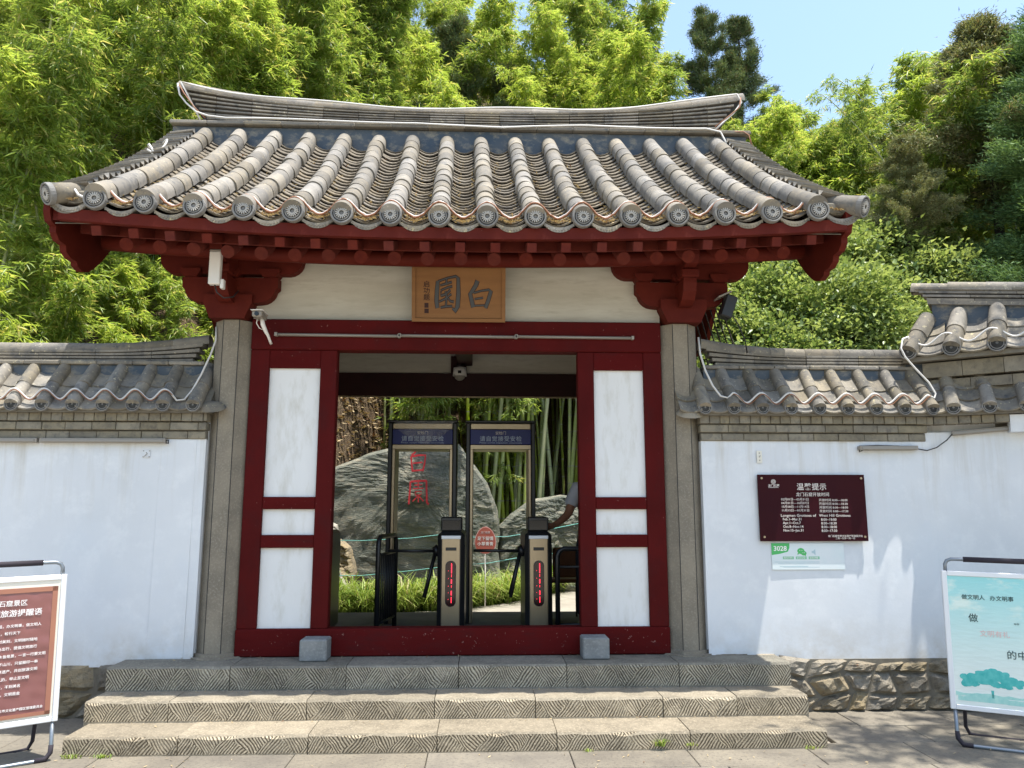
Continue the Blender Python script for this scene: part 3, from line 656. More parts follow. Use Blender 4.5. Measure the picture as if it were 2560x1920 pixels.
# rope light cables on the gate roof
def cable(name,pts,r,mt,label,cat='cable',group=None):
    o=part(name,MB().tube(pts,r,6),M[mt]); return tag(o,label,cat,group)
def wave(x0,x1,n,y,dz,ph,amp=1.0,jz=.004):
    r=np.random.default_rng(int(abs(x0*100)+ph*10)); out=[]
    for x in np.linspace(x0,x1,n):
        c=math.cos(2*PI*(x-.055-PX[0])/.362); z=zt(y)+upt(x)+.032+.062*c*amp+ (0.008 if c<-.6 else 0)
        out.append((x,y-.012*c,z+r.normal(0,jz*.4)))
    return out
cable('rope_light',wave(-2.92,2.94,300,-.845,0,1),.0075,'cable','white rope light waving over the round tiles along the eave','rope light')
cable('rope_light',wave(-2.72,2.80,300,-.866,0,2,1.03),.0085,'copper','copper brown cable waving along the eave beside the white one','cable')
r_=np.random.default_rng(3); xs_=np.linspace(-3.0,2.98,60)
cable('rope_light',[(-2.79,1.27,5.66)]+[(x,1.285,rz(x,1)+.005+.018*math.sin(x*3.1)) for x in np.linspace(-3.02,2.98,60)]+[(3.03,1.29,6.0),(2.93,1.28,5.86),(2.80,1.27,5.74),(2.72,1.26,5.66)],.010,'cable','white rope light looped along the top of the main roof ridge','rope light')
cable('rope_light',[(-3.06,1.29,6.08),(-3.03,1.29,5.95),(-2.95,1.28,5.85),(-2.84,1.27,5.75),(-2.7,1.24,5.69)]+[(x,1.205,5.643+.012*math.sin(x*2.2)-.05*max(0,1-abs(x-.4)/.9)) for x in np.linspace(-2.5,2.6,50)]+[(2.75,1.2,5.60),(2.79,1.19,5.50),(2.80,1.17,5.44)],.010,'cable','white rope light running below the ridge tiles of the main roof','rope light')
cable('rope_light',[(-3.04,1.28,6.06),(-2.98,1.27,5.96),(-2.86,1.27,5.80),(-2.74,1.27,5.68)],.007,'copper','orange brown cable down the left horn of the ridge','cable')
cable('rope_light',[(3.02,1.28,6.05),(3.0,1.27,5.93),(2.85,1.27,5.80),(2.72,1.27,5.70),(2.78,1.25,5.62),(3.0,1.2,5.61),(3.05,1.18,5.56),(3.07,1.15,5.42)],.007,'copper','orange brown cable down the right horn of the ridge','cable')
cable('rope_light',[(-2.90,-.80,3.95),(-2.86,-.86,3.97),(-2.80,-.9,3.90),(-2.74,-.91,3.87),(-2.70,-.9,3.86)],.010,'cable','white rope light looped over the left corner tile','rope light')
cable('rope_light',[(-2.93+.06*math.sin(k*.55),.75-.02*k,5.13-.016*k+.05*math.sin(k*.8)) for k in range(18)],.010,'cable','white cable bundle on the left gable slope','cable')

# door stones
for s,x in ((-1,-1.19),(1,1.005)):
    g=MB(); g.box(x,x+.21,-.205,.0-.014,.436,.60,.01); o=part('door_stone',g,M['block']); tag(o,'grey stone block before the %s end of the red sill'%('left' if s<0 else 'right'),'stone block','stone blocks at the threshold')

# signboard
sb=thing('signboard','orange brown signboard with two big dark Chinese characters under the eaves','signboard',(0,-.055,3.165),(R(11),0,0))
def sp(n,mb,m,mtx=None): return part(n,mb,M[m],sb,mtx)
sp('board',MB().box(-.365,.37,-.02,.01,.03,.455,.002),'signwood')
for (nm,a) in (('frame_rail',[(-.392,0),(.398,0),(.368,.028),(-.362,.028)]),('frame_rail',[(-.392,.482),(.398,.482),(.368,.454),(-.362,.454)]),('frame_rail',[(-.392,0),(-.392,.482),(-.362,.454),(-.362,.028)]),('frame_rail',[(.398,0),(.398,.482),(.368,.454),(.368,.028)])):
    sp(nm,MB().prism(a,'y',-.032,.012),'signwood')
sp('top_edge',MB().box(-.395,.401,-.036,.014,.482,.494,.001),'darkred')
fx=lambda x,z,d=.021: Matrix.Translation((x,-d,z))@Matrix.Rotation(PI/2,4,'X')
for ch,x,z,w,h in ((YUAN,-.195,.085,.205,.30),(BAI,.085,.115,.20,.235)):
    strokes(charpolys(ch,.04),M['inkedge'],sb,fx(x,z,.0205),w,h,.001,'character_edge'); strokes(charpolys(ch),M['ink'],sb,fx(x,z,.0225),w,h,.002,'character')
text('启\n功\n题',.056,M['inkedge'],sb,fx(-.296,.185,.021),'lettering',bold=.0006)
sp('seal_mark',MB().box(-.286,-.252,-.0215,-.02,.118,.158),'inkedge'); sp('seal_mark',MB().box(-.286,-.250,-.0215,-.02,.072,.110),'inkedge')
g=MB(); g.box(-.08,.08,-.14,.045,3.655,3.70,.004); gp('sign_hanger',g,M['darkred'])

# strip lights on lintel
for i,(a,b) in enumerate(((-1.53,-.50),(-.495,.49),(.495,1.49))):
    t=thing('strip_light','slim grey tube light on the lintel, %s of three'%('leftmost','middle','rightmost')[i],'strip light',((a+b)/2,-.03,3.035),(0,R(.3),0),group='tube lights along the lintel'); w=(b-a)/2
    part('housing',MB().box(-w,w,-.012,.014,.0,.022,.003),M['fixture'],t); part('tube_cover',MB().tube([(-w+.02,-.018,.008),(w-.02,-.018,.008)],.009,8),M['fixlens'],t)
    for e in (-1,1): part('end_cap',MB().box(e*w-.012,e*w+.012,-.03,.012,-.006,.026,.003),M['fixture'],t)
# cameras and devices
t=thing('wireless_bridge','white rectangular box device mounted on the left roof bracket','antenna box',(-1.93,-.42,3.33))
part('body',MB().box(-.045,.045,-.035,.02,.03,.30,.006),M['white'],t); part('cap',MB().box(-.046,.046,-.036,.021,.3,.315,.004),M['fixture'],t)
part('mount',MB().box(.046,.075,-.02,.03,.0,.075,.004),M['white'],t); part('cable',MB().tube([(.0,0,.03),(.02,0,-.03),(.07,.02,-.07),(.13,.06,-.05),(.15,.12,.02)],.006,6),M['black'],t)
t=thing('security_camera','small bullet camera on a curved white arm at the lintel corner','camera',(-1.615,-.10,3.035)); t.scale=(.74,.74,.74)
part('body',MB().box(-.075,.035,-.24,-.02,.145,.21,.012),M['fixture'],t); part('lens',MB().tube([(-.02,-.25,.177),(-.02,-.235,.177)],.025,12),M['lens'],t)
part('hood',MB().box(-.085,.05,-.26,.0,.212,.222,.003),M['white'],t)
part('arm',MB().tube([(.0,-.10,.15),(.01,-.09,.09),(.03,-.05,.03),(.05,0,-.02),(.06,.05,-.07),(.065,.08,-.09)],[.022,.024,.022,.016,.014,.018],10),M['white'],t)
part('cable',MB().tube([(-.045,-.12,.15),(-.055,-.11,.10),(-.03,-.08,.05),(.0,-.05,.04)],.005,6),M['white'],t)
t=thing('dome_camera','grey white dome camera hanging inside above the opening','camera',(-.06,2.62,3.16))
part('housing',MB().tube([(0,0,.0),(0,0,.10)],[.085,.075],18),M['white'],t); part('dome',MB().lathe([(.001,-.055),(.03,-.05),(.055,-.03),(.065,.0)],16,None,True),M['fixlens'],t)
part('bracket',MB().box(-.03,.03,0,.08,.10,.2,.004),M['black'],t); part('lens',MB().box(-.02,.02,-.083,-.07,.02,.055,.003),M['lens'],t)
t=thing('floodlight','dark floodlight under the right roof bracket','floodlight',(2.30,-.12,3.30))
part('body',MB().box(-.05,.05,-.06,.06,-.10,.10,.01,Matrix.Rotation(R(20),4,'Y')),M['black'],t); part('hood',MB().box(-.06,.07,-.08,.06,.10,.112,.003,Matrix.Rotation(R(-24),4,'Y')),M['fixlens'],t)
cable('hanging_cable',[(2.33,-.1,3.26),(2.42,-.02,3.18),(2.5,.05,3.05),(2.53,.1,2.95)],.006,'black','black cable hanging from the floodlight to the right wall ridge')
# ================================================================== WALLS WITH TILED COPING
me_wcov=cover_mesh(.25,.0565,.050,name='cover_tile',mt=M['tile_dark']); me_wpan=pan_mesh(.185,.25,.032,th=.016,name='pan_tile',mt=M['tile_dark'])
me_wdisc=disc_mesh(.058,.028,petals=0,mt=M['disc']); me_wcap=cover_mesh(.30,.060,.057,name='ridge_cap_tile',mt=M['tile_dark'])
def bricks(t,u0,u1,w,z0,z1,yf,seed,zo=lambda u:0,jw=.15):
    r=random.Random(seed); u=u0
    while u<u1-.01:
        l=min(w*(1+r.uniform(-jw,jw)),u1-u)
        if u1-(u+l)<w*.3: l=u1-u
        g=MB(); d=zo(u+l/2); j=r.uniform(-.004,.004); g.box(u+.0025,u+l-.0025,yf+j,.02,z0+d+.002+r.uniform(-.001,.001),z1+d-.002,.004); part('brick',g,M['brick'],t); u+=l
def coping(t,u0,u1,discs,flare=0,zo=lambda u:0,courses=True,ends=(0,0),ridge=True,depth=.17,rcut=None):
    """flare: -1 / +1 = which end of the ridge turns up"""
    sl=Vector((0,.28,.335)); Ls=sl.length; t_=sl.normalized()
    if courses:
        bricks(t,u0,u1,.2,2.163,2.226,-.062,1+int(u0*7),zo); bricks(t,u0-.01,u1+.01,.21,2.232,2.297,-.084,2+int(u0*7),zo)
        bricks(t,u0-.02,u1+.02,.088,2.303,2.372,-.106,3+int(u0*7),zo,.08)
        g=MB()
        n=12
        for (ya,za,zb) in ((-.055,2.15,2.235),(-.077,2.22,2.306),(-.098,2.296,2.385)):
            for i in range(n):
                a=u0+(u1-u0)*i/n; b=u0+(u1-u0)*(i+1)/n; g.box(a,b,ya+.006,.1,za+zo((a+b)/2)+.012,zb+zo((a+b)/2)-.006)
        part('brick_bedding',g,M['mortar'],t)
    # bed
    g=MB(); n=14
    for i in range(n):
        a=u0-.03+(u1-u0+.06)*i/n; b=u0-.03+(u1-u0+.06)*(i+1)/n; d=zo((a+b)/2)
        g.prism([(-.145,2.368+d),(-.145,2.395+d),(.12,2.70+d),(.40,2.70+d),(.40,2.368+d)],'x',a,b)
    part('coping_bed',g,M['mortar'],t)
    for u in discs:
        d=zo(u); dj=rng.uniform(-.008,.008)
        for k in (1,0):
            o=Vector((u+dj*k,-.175,2.428+d))+t_*(k*.225); m=frame_m(o,(1,0,0),t_,Vector((1,0,0)).cross(t_))@Matrix.Rotation(rng.uniform(-.03,.03),4,'Z')
            put('cover_tile',me_wcov,t,m)
        put('eave_disc',me_wdisc,t,Matrix.Translation((u,-.183,2.43+d))@Matrix.Rotation(R(-3),4,'X'))
    mids=[(a+b)/2 for a,b in zip(discs[:-1],discs[1:])]+[discs[0]-.12,discs[-1]+.12]
    for u in mids:
        d=zo(u)
        for k in range(3):
            o=Vector((u,-.185+.012*(k==0),2.365+d))+t_*(.02+k*.135)+Vector((0,-.01,.012)); 
            put('pan_tile',me_wpan,t,frame_m(o,(1,0,0),t_,Vector((1,0,0)).cross(t_))@Matrix.Rotation(R(-4),4,'X')@Matrix.Rotation(rng.uniform(-.05,.05),4,'Z'))
    if not ridge: return
    ra,rb=(u0,u1) if rcut is None else rcut
    def zt_(u):
        if flare==0: return 0
        q=max(0,1-((rb-u) if flare>0 else (u-ra))/.95); return .085*q*q
    n=max(2,int((rb-ra)/.3)); 
    g=MB(); 
    for i in range(n):
        a=ra+(rb-ra)*i/n; b=ra+(rb-ra)*(i+1)/n; g.box(a,b,.105,.32,2.62+zo((a+b)/2),2.80+zo((a+b)/2))
    part('ridge_base_band',g,M['blueband'],t)
    for i in range(n):
        a=ra+(rb-ra)*i/n; b=ra+(rb-ra)*(i+1)/n; d=zo((a+b)/2)
        part('ridge_ledge_tile',MB().box(a+.002,b-.002,.075+rng.uniform(-.003,.003),.34,2.803+d,2.835+d,.006),M['tile_dark'],t)
    n2=max(2,int((rb-ra)/.42)); endr=.10
    for i in range(n2):
        a=ra+(rb-ra)*i/n2; b=ra+(rb-ra)*(i+1)/n2; g=MB(); jj=rng.uniform(-.004,.004)
        for j in range(4):
            f0=j/4; f1=(j+.66)/4; vs=[]
            for q in range(5):
                u=a+.002+(b-a-.004)*q/4
                if flare>0: u=min(u,rb-endr*(1-f0)-.02)
                if flare<0: u=max(u,ra+endr*(1-f0)+.02)
                H=.108+zt_(u); zb=2.838+zo(u)
                for yy,ff in ((.135+jj,f0),(.135+jj,f1),(.265,f1),(.265,f0)): vs.append((u,yy,zb+H*ff))
            g.add(vs,[(q*4+k,(q+1)*4+k,(q+1)*4+(k+1)%4,q*4+(k+1)%4) for q in range(4) for k in range(4)]+[(0,1,2,3),(19,18,17,16)])
        part('ridge_tile_stack',g,M['tile_dark'],t)
        g=MB(); vs=[]
        for q in range(5):
            u=a+(b-a)*q/4
            if flare>0: u=min(u,rb-endr-.03)
            if flare<0: u=max(u,ra+endr+.03)
            for yy,zz in ((.155,2.83),(.155,2.95+zt_(u)),(.25,2.95+zt_(u)),(.25,2.83)): vs.append((u,yy,zz+zo(u)))
        g.add(vs,[(q*4+k,(q+1)*4+k,(q+1)*4+(k+1)%4,q*4+(k+1)%4) for q in range(4) for k in range(4)]+[(0,1,2,3),(19,18,17,16)])
        part('ridge_core',g,M['ridge'],t)
    n3=max(2,round((rb-ra)/.29))
    for i in range(n3):
        a=ra+(rb-ra)*i/n3; b=ra+(rb-ra)*(i+1)/n3; pa=Vector((a,.2,2.95+zt_(a)+zo(a))); pb=Vector((b,.2,2.95+zt_(b)+zo(b))); d=pb-pa; l=d.length; d.normalize()
        up=Vector((0,0,1)); up=(up-d*up.dot(d)).normalized(); put('ridge_cap_tile',me_wcap,t,frame_m(pa,d.cross(up),d,up)@Matrix.Rotation(rng.uniform(-.05,.05),4,'Y')@Matrix.Scale(l/.298,4,(0,1,0)))
def wall_body(t,u0,u1,z0,z1,n=24,bow=.0):
    g=MB(); r=np.random.default_rng(int(abs(u0)*10)+3); nz=8
    for i in range(n+1):
        for j in range(nz+1):
            u=u0+(u1-u0)*i/n; g.v.append((u,-.045+.004*math.sin(u*2.3+j*.8)+bow*((min(u,.3)-min(u,.3)**2/.6) if u>0 else u*.8),z0+(z1-z0)*j/nz))
    g.f=[(i*(nz+1)+j,(i+1)*(nz+1)+j,(i+1)*(nz+1)+j+1,i*(nz+1)+j+1) for i in range(n) for j in range(nz)]; g.sm=[True]*len(g.f)
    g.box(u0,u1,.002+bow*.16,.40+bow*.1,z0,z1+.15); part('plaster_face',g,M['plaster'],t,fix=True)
def rubble(t,u0,u1,z0,ztop,yf,seed,cw=.27,rows=3,rough=.02,top=lambda u:0):
    r=np.random.default_rng(seed); nc=max(2,int((u1-u0)/cw)); P=np.zeros((rows+1,nc+1,2))
    for i in range(rows+1):
        for k in range(nc+1):
            jx=r.uniform(-.32,.32)*cw if 0<k<nc else 0; jz=r.uniform(-.28,.28)*(ztop-z0)/rows if 0<i<rows else 0
            u=u0+(u1-u0)*(k+(.5 if i%2 and 0<k<nc else 0)*.6)/nc; P[i,k]=(min(max(u+jx,u0),u1),z0+(ztop-z0)*i/rows+jz+(top(u) if i==rows else 0))
    g=MB(); g.box(u0,u1,yf+.03,.05,z0-.05,ztop); part('rubble_mortar',g,M['mortar'],t)
    for i in range(rows):
        for k in range(nc):
            A,B,C_,D=P[i,k],P[i,k+1],P[i+1,k+1],P[i+1,k]
            n=6; g=MB(); ph=r.uniform(0,9,4); bulge=r.uniform(.012,.028)
            for b in range(n+1):
                for a in range(n+1):
                    fa,fb=a/n,b/n; m_=.03; fa2=m_+(1-2*m_)*fa; fb2=m_+(1-2*m_)*fb
                    p=A*(1-fa2)*(1-fb2)+B*fa2*(1-fb2)+C_*fa2*fb2+D*(1-fa2)*fb2
                    e=min(fa,1-fa,fb,1-fb)*2; dsp=bulge*min(1,e*2.2)**.5+ (rough*(math.sin(p[0]*31+ph[0])*math.sin(p[1]*37+ph[1])+.5*math.sin(p[0]*73+ph[2])*math.sin(p[1]*81+ph[3])) if e>0 else 0)
                    if e==0: dsp=-.02
                    g.v.append((p[0],yf-dsp+.012,p[1]))
            g.f=[(b*(n+1)+a,b*(n+1)+a+1,(b+1)*(n+1)+a+1,(b+1)*(n+1)+a) for b in range(n) for a in range(n)]; g.sm=[False]*len(g.f)
            part('stone',g,M['rubble'],t)
# left wall
lw=thing('boundary_wall','white plastered boundary wall with tiled coping left of the gatehouse','wall',(-2.05,0,0))
LU=lambda x:x+2.05
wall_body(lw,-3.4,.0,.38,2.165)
coping(lw,-3.4,-.005,[LU(-2.128-.2385*i) for i in range(14)],flare=1,rcut=(-3.4,-.10))
rubble(lw,-3.4,-.50,.0,.415,-.065,11,.30,2,.008,lambda u:.004*math.sin(u*7))
part('plaster_strip',MB().box(-.36,-.075,-.0505,-.03,.44,2.155,.001),M['plaster'],lw)
# half dome tiles where the coping meets the columns
def endshell(t,u,z): 
    g=MB(); g.lathe([(.001,.035),(.05,.03),(.09,.01),(.115,-.02)],14,Matrix.Translation((u,-.10,z))@Matrix.Rotation(R(30),4,'X')@Matrix.Scale(.8,4,(0,1,0)),True); part('end_tile',g,M['tile_dark'],t)
endshell(lw,.045,2.43)
# right wall, straight part
rw=thing('boundary_wall','white plastered boundary wall with tiled coping right of the gatehouse, behind the plaque','wall',(2.045,0,0))
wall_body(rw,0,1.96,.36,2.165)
RD=[.01+.2415*i for i in range(9)]
coping(rw,.0,1.93,RD,flare=-1,rcut=(.09,1.96))
rubble(rw,.56,2.0,.0,.40,-.085,12,.21,3,.016,lambda u:.03*math.sin(u*3.1)+.012*math.sin(u*13)); endshell(rw,-.10,2.40)
rubble(rw,.0,.56,.36,.45,-.06,14,.2,1,.01)
# right wall, curved bay turning towards the viewer
cw=thing('boundary_wall','curved white wall bay with lower coping at the right edge, beside the poster stand','wall',(4.0,0,0),(0,0,R(-24)))
wall_body(cw,-.10,2.2,.36,2.24,60,math.tan(R(24)))
coping(cw,.0,2.2,[.21+.262*i for i in range(8)],courses=False,ridge=False)
bricks(cw,-.03,.62,.088,2.30,2.37,-.10,77)
part('ridge_base_band',MB().box(-.1,2.2,.105,.32,2.6,2.86),M['blueband'],cw)
part('coping_render',MB().prism([(-.09,2.22),(-.11,2.36),(.02,2.37),(.02,2.22)],'x',.62,2.2),M['plaster'],cw)
rubble(cw,0,2.2,.0,.39,-.07,13,.21,3,.016,lambda u:.015*math.sin(u*3.1))
# upper, taller wall behind the bay
uw=thing('upper_wall','taller wall with stepped cornice and higher tiled coping at the right edge','wall',(4.05,.13,.52),(0,0,R(-36)))
ZO=lambda u:.06+.22*min(max(u,0)/.62,1)-.04 if u<.62 else .24
def uz(u): return 0.0
def ur(u): return .06-.165*u
part('wall_core',MB().box(.12,2.3,.05,.42,1.6,2.6,0),M['mortar'],uw)
sl=Vector((0,.28,.30)).normalized()
for j,(ya,za,zb) in enumerate(((-.01,2.02,2.10),(-.05,2.12,2.20),(-.09,2.22,2.345))):
    n=7; g=MB()
    for i in range(n):
        a=.16-.05*j+(2.1)*i/n; b=.16-.05*j+(2.1)*(i+1)/n; d=uz((a+b)/2)-.02
        g=MB(); vs=[]
        for u in (a+.002,b-.002):
            for yy,zz in ((ya,za),(ya-.012,zb),(.2,zb),(.2,za)): vs.append((u,yy,zz+uz(u)-.02))
        g.add(vs,[(0,1,5,4),(1,2,6,5),(2,3,7,6),(3,0,4,7),(0,3,2,1),(4,5,6,7)]); part('cornice_stone',g,M['brick'],uw)
DU=[-.03,.30,.63,.96,1.29,1.62,1.95]
for n_,u in enumerate(DU):
    d=uz(u); lean=.14 if n_==0 else (.06 if n_==1 else .02)
    tt=Vector((lean,.28,.33+.0)).normalized(); xa=tt.cross(Vector((0,0,1))).normalized()
    for k in (1,0):
        put('cover_tile',me_wcov,uw,frame_m(Vector((u,-.19,2.43+d))+tt*(k*.23),xa,tt,xa.cross(tt))@Matrix.Scale(1.25,4,(1,0,0))@Matrix.Scale(1.25,4,(0,0,1)))
    put('eave_disc',me_wdisc,uw,Matrix.Translation((u,-.2,2.43+d))@Matrix.Scale(1.25,4))
    for k in range(3):
        uu=u+.165; put('pan_tile',me_wpan,uw,frame_m(Vector((uu,-.2,2.37+uz(uu)))+sl*(.02+k*.14),(1,0,0),sl,Vector((1,0,0)).cross(sl))@Matrix.Rotation(R(-4),4,'X')@Matrix.Scale(1.25,4,(1,0,0)))
g=MB(); 
for i in range(8): a=-.08+i*.3; g.prism([(-.16,2.34+uz(a)),(-.16,2.38+uz(a)),(.10,2.62+uz(a)),(.4,2.62+uz(a)),(.4,2.34+uz(a))],'x',a,a+.3)
part('coping_bed',g,M['mortar'],uw)
part('ridge_base_band',MB().prism([(.16,2.55),(2.3,2.45),(2.3,2.87+ur(2.3)),(.16,2.86+ur(.16))],'y',.10,.33),M['blueband'],uw)
part('ridge_ledge_tile',MB().prism([(.13,2.855+ur(.13)),(2.3,2.855+ur(2.3)),(2.3,2.89+ur(2.3)),(.13,2.89+ur(.13))],'y',.07,.36),M['tile_dark'],uw)
for j in range(4):
    z=2.895+j*.034; o_=.02-.03*j
    for i in range(6): a=.12-.028*j+i*.37; part('ridge_layer_tile',MB().prism([(a+.002,z+.006+ur(a)),(a+.368,z+.006+ur(a+.37)),(a+.368,z+.026+ur(a+.37)),(a+.002,z+.026+ur(a))],'y',.12,.28),M['tile_dark'],uw)
part('ridge_core',MB().prism([(.16,2.87+ur(.16)),(2.3,2.87+ur(2.3)),(2.3,3.03+ur(2.3)),(.16,3.03+ur(.16))],'y',.14,.26),M['ridge'],uw)
for i in range(8):
    a=.0+i*.29; put('ridge_cap_tile',me_wcap,uw,frame_m(Vector((a,.2,3.03+ur(a)+(.0 if i else -.012))),(0,-1,0),Vector((1,0,-.165)).normalized(),Vector((.165,0,1)).normalized())@Matrix.Scale(1.15,4,(1,0,0)))
# cables on the copings
def cwave(x0,x1,sp,ph,y,zc,amp,n=120):
    return [(x,y-.01*math.cos(2*PI*(x-ph)/sp),zc+amp*math.cos(2*PI*(x-ph)/sp)) for x in np.linspace(x0,x1,n)]
cable('rope_light',cwave(-5.3,-2.32,.2385,-2.128,-.155,2.515,.040,400)+[(-2.28,-.13,2.47),(-2.22,-.12,2.48),(-2.17,-.10,2.56),(-2.12,-.06,2.70),(-2.07,-.02,2.87),(-2.04,.0,3.0),(-2.05,.02,3.12)],.0085,'cable','white rope light waving along the left wall coping up to the column','rope light')
cable('rope_light',cwave(-5.3,-2.3,.2385,-2.118,-.168,2.504,.040,400),.004,'copper','copper brown cable along the left wall coping','cable')
cable('rope_light',[(2.055,-.06,3.05),(2.06,-.08,2.9),(2.09,-.11,2.75),(2.14,-.13,2.62),(2.20,-.14,2.53),(2.26,-.145,2.515)]+cwave(2.30,3.96,.2415,2.055,-.155,2.515,.040,240)+[(4.02,-.16,2.52),(4.04,-.15,2.56),(4.0,-.13,2.66),(3.90,-.12,2.78),(3.82,-.12,2.88),(3.80,-.10,2.96),(3.84,-.07,3.05),(3.92,-.02,3.08)],.0085,'cable','white rope light along the right wall coping looping up to the taller wall','rope light')
cable('rope_light',cwave(2.3,3.98,.2415,2.065,-.168,2.502,.040,240),.004,'copper','copper brown cable along the right wall coping','cable')
pts=[]
for u in np.linspace(.0,2.1,80):
    c=math.cos(2*PI*(u+.03)/.33); p=Matrix.Rotation(R(-36),3,'Z')@Vector((u-.03,-.165,2.52+.045*c)); pts.append((p.x+4.05,p.y+.13,p.z+.52))
cable('rope_light',pts,.009,'cable','white rope light over the highest coping at the right edge','rope light')

# fixtures on the white walls
def wlight(lab,x0,x1,z0,z1,y=-.082,cab=None):
    t=thing('wall_light',lab,'wall light',((x0+x1)/2,y,(z0+z1)/2),(0,-math.atan2(z1-z0,x1-x0),0),group='tube lights under the wall copings'); w=math.hypot(x1-x0,z1-z0)/2
    part('housing',MB().box(-w,w,-.02,.035,-.016,.022,.004),M['fixture'],t); part('tube_cover',MB().box(-w+.015,w-.015,-.026,-.02,-.010,.012,.003),M['fixlens'],t)
    if cab: part('lead',MB().tube(cab,.005,6),M['black'],t)
wlight('long grey tube light under the left wall cornice',-3.36,-2.36,2.142,2.142,cab=[(.5,0,.0),(.52,0,.01),(.52,0,-.02),(.50,0,-.015)])
wlight('grey tube light under the left wall cornice at the left picture edge',-4.4,-3.38,2.142,2.142)
wlight('short grey tube light under the right wall cornice above the plaque',3.38,3.88,2.10,2.102,cab=[(-.22,0,-.015),(-.25,0,-.03),(-.245,0,.02),(-.10,0,.025),(.1,0,.02)])
wlight('grey tube light sloping under the coping of the curved bay',4.16,4.76,2.225,2.265,y=-.21)
bpy.data.objects['wall_light.003'].rotation_euler=(0,-.066,R(-24))
cable('lead',[(3.88,-.07,2.10),(3.97,-.07,2.085),(4.05,-.08,2.11),(4.13,-.10,2.17),(4.17,-.12,2.22)],.005,'black','black lead between the two tube lights on the right wall')
t=thing('fixing_plate','small pale plate with screw holes on the left wall','plate',(-2.52,-.052,2.04)); part('plate',MB().box(-.03,.03,-.004,.0,-.03,.03),M['plaster'],t)
for a in (-.024,.024):
    for b in (-.024,.024): part('screw',MB().box(a-.004,a+.004,-.007,-.004,b-.004,b+.004),M['fixture'],t)
part('hook',MB().tube([(0,-.012,.012),(.01,-.014,.0),(0,-.014,-.008),(-.012,-.012,-.022)],.003,5),M['fixture'],t)
t=thing('fixing_plate','yellowed bracket plate above the maroon plaque','plate',(2.535,-.052,2.03)); part('plate',MB().box(-.022,.022,-.005,.0,-.05,.05),M['posterpaper'],t)
for b in (-.03,.03): part('screw',MB().box(-.004,.004,-.009,-.005,b-.004,b+.004),M['fixture'],t)
part('hook',MB().tube([(0,-.008,.0),(-.004,-.02,-.004),(.0,-.024,.012)],.003,5),M['fixture'],t)

# ================================================================== MAROON PLAQUE
t=thing('plaque','dark maroon opening hours plaque with pale lettering on the right wall','plaque',(2.50,-.07,1.335),(0,0,0))
Wp,Hp=.905,.545
part('board',MB().box(0,Wp,-.012,.004,0,Hp,.002),M['maroonsign'],t)
for a in (.032,Wp-.03):
    for b in (.035,Hp-.03): part('screw_cap',MB().tube([(a,-.02,b),(a,-.011,b)],.0095,10),M['steel'],t)
PT=lambda x,z: Matrix.Translation((x,-.0135,z))@Matrix.Rotation(PI/2,4,'X')
px=lambda u:(u-40)/1620*Wp; pz=lambda v:Hp-(v-140)/995*Hp
def ptx(s,u,v,size,**k): return text(s,size,M['signtext'],t,PT(px(u),pz(v)),ext=.0004,**k)
ptx('温馨提示',622,365,.062,bold=.0003,spacing=1.06); ptx('龙门石窟开放时间',605,462,.0345,spacing=1.05,bold=.0001)
for i,(a,b) in enumerate((('02月01日—03月31日','8:00—18:00'),('04月01日—10月07日','8:00—18:30'),('10月08日—11月14日','8:00—18:00'),('11月15日—01月31日','8:00—17:30'))):
    ptx(a,375,528+i*55,.0245,sx=1.07); ptx('开放时间 '+b,945,540+i*55,.0245,sx=1.08)
ptx('Longmen Grottoes of',358,772,.031,bold=.0001,sx=1.08); ptx('West Hill Grottoes',935,772,.031,bold=.0001,sx=1.08)
for i,(a,b) in enumerate((('Feb.1~Mar.31','8:00~18:00'),('Apr.1~Oct.7','8:00~18:30'),('Oct.8~Nov.14','8:00~18:00'),('Nov.15~Jan.31','8:00~17:30'))):
    ptx(a,385,826+i*55,.029,bold=.0002); ptx(b,960,832+i*55,.029,bold=.0002)
ptx('龙门石窟世界文化遗产管理委员会',1050,1072,.0196,sx=1.0); ptx('二零一九年一月一日',1160,1105,.0185)
for k in range(4): part('logo',MB().lathe([(.004+k*.0045,-.0002),(.0062+k*.0045,-.0002),(.0062+k*.0045,.0006),(.004+k*.0045,.0006),(.004+k*.0045,-.0002)],20,PT(px(275),pz(248))),M['signtext'],t)
ptx('龙门石窟',192,322,.024,bold=.0003); part('logo_bar',MB().box(px(195),px(350),-.0135,-.0125,pz(338),pz(333)),M['signtext'],t)
# small card below (code left out)
t=thing('info_card','small white card with green corner tab under the maroon plaque','card',(2.595,-.054,1.105))
part('card',MB().box(0,.608,-.004,.004,0,.213,.001),M['card'],t); CT=lambda x,z,d=.0052: Matrix.Translation((x,-d,z))@Matrix.Rotation(PI/2,4,'X')
part('green_tab',MB().prism([(0,.213),(.152,.213),(.150,.175),(.135,.145),(.07,.128),(0,.118)],'y',-.0048,-.0035),M['green'],t)
text('3028',.056,M['letterwhite'],t,CT(.016,.152),bold=.001)
for (x,z,a,b,tl) in ((.245,.150,.030,.024,-.02),(.268,.132,.023,.018,.012)):
    part('chat_bubble',MB().prism([(x+a*math.cos(k*PI/10),z+b*math.sin(k*PI/10)) for k in range(20)],'y',-.0052-.0004*(a<.025),-.004),M['green'],t)
    part('bubble_tail',MB().prism([(x+tl-.008,z-b*.7),(x+tl+.006,z-b*.8),(x+tl-.006*(1 if tl<0 else -1)-.004,z-b*1.35)],'y',-.0051,-.004),M['green'],t)
for (x,z) in ((.236,.155),(.254,.155),(.261,.136),(.276,.136)): part('bubble_eye',MB().box(x-.0025,x+.0025,-.0062,-.005,z-.0025,z+.0025),M['letterwhite'],t)
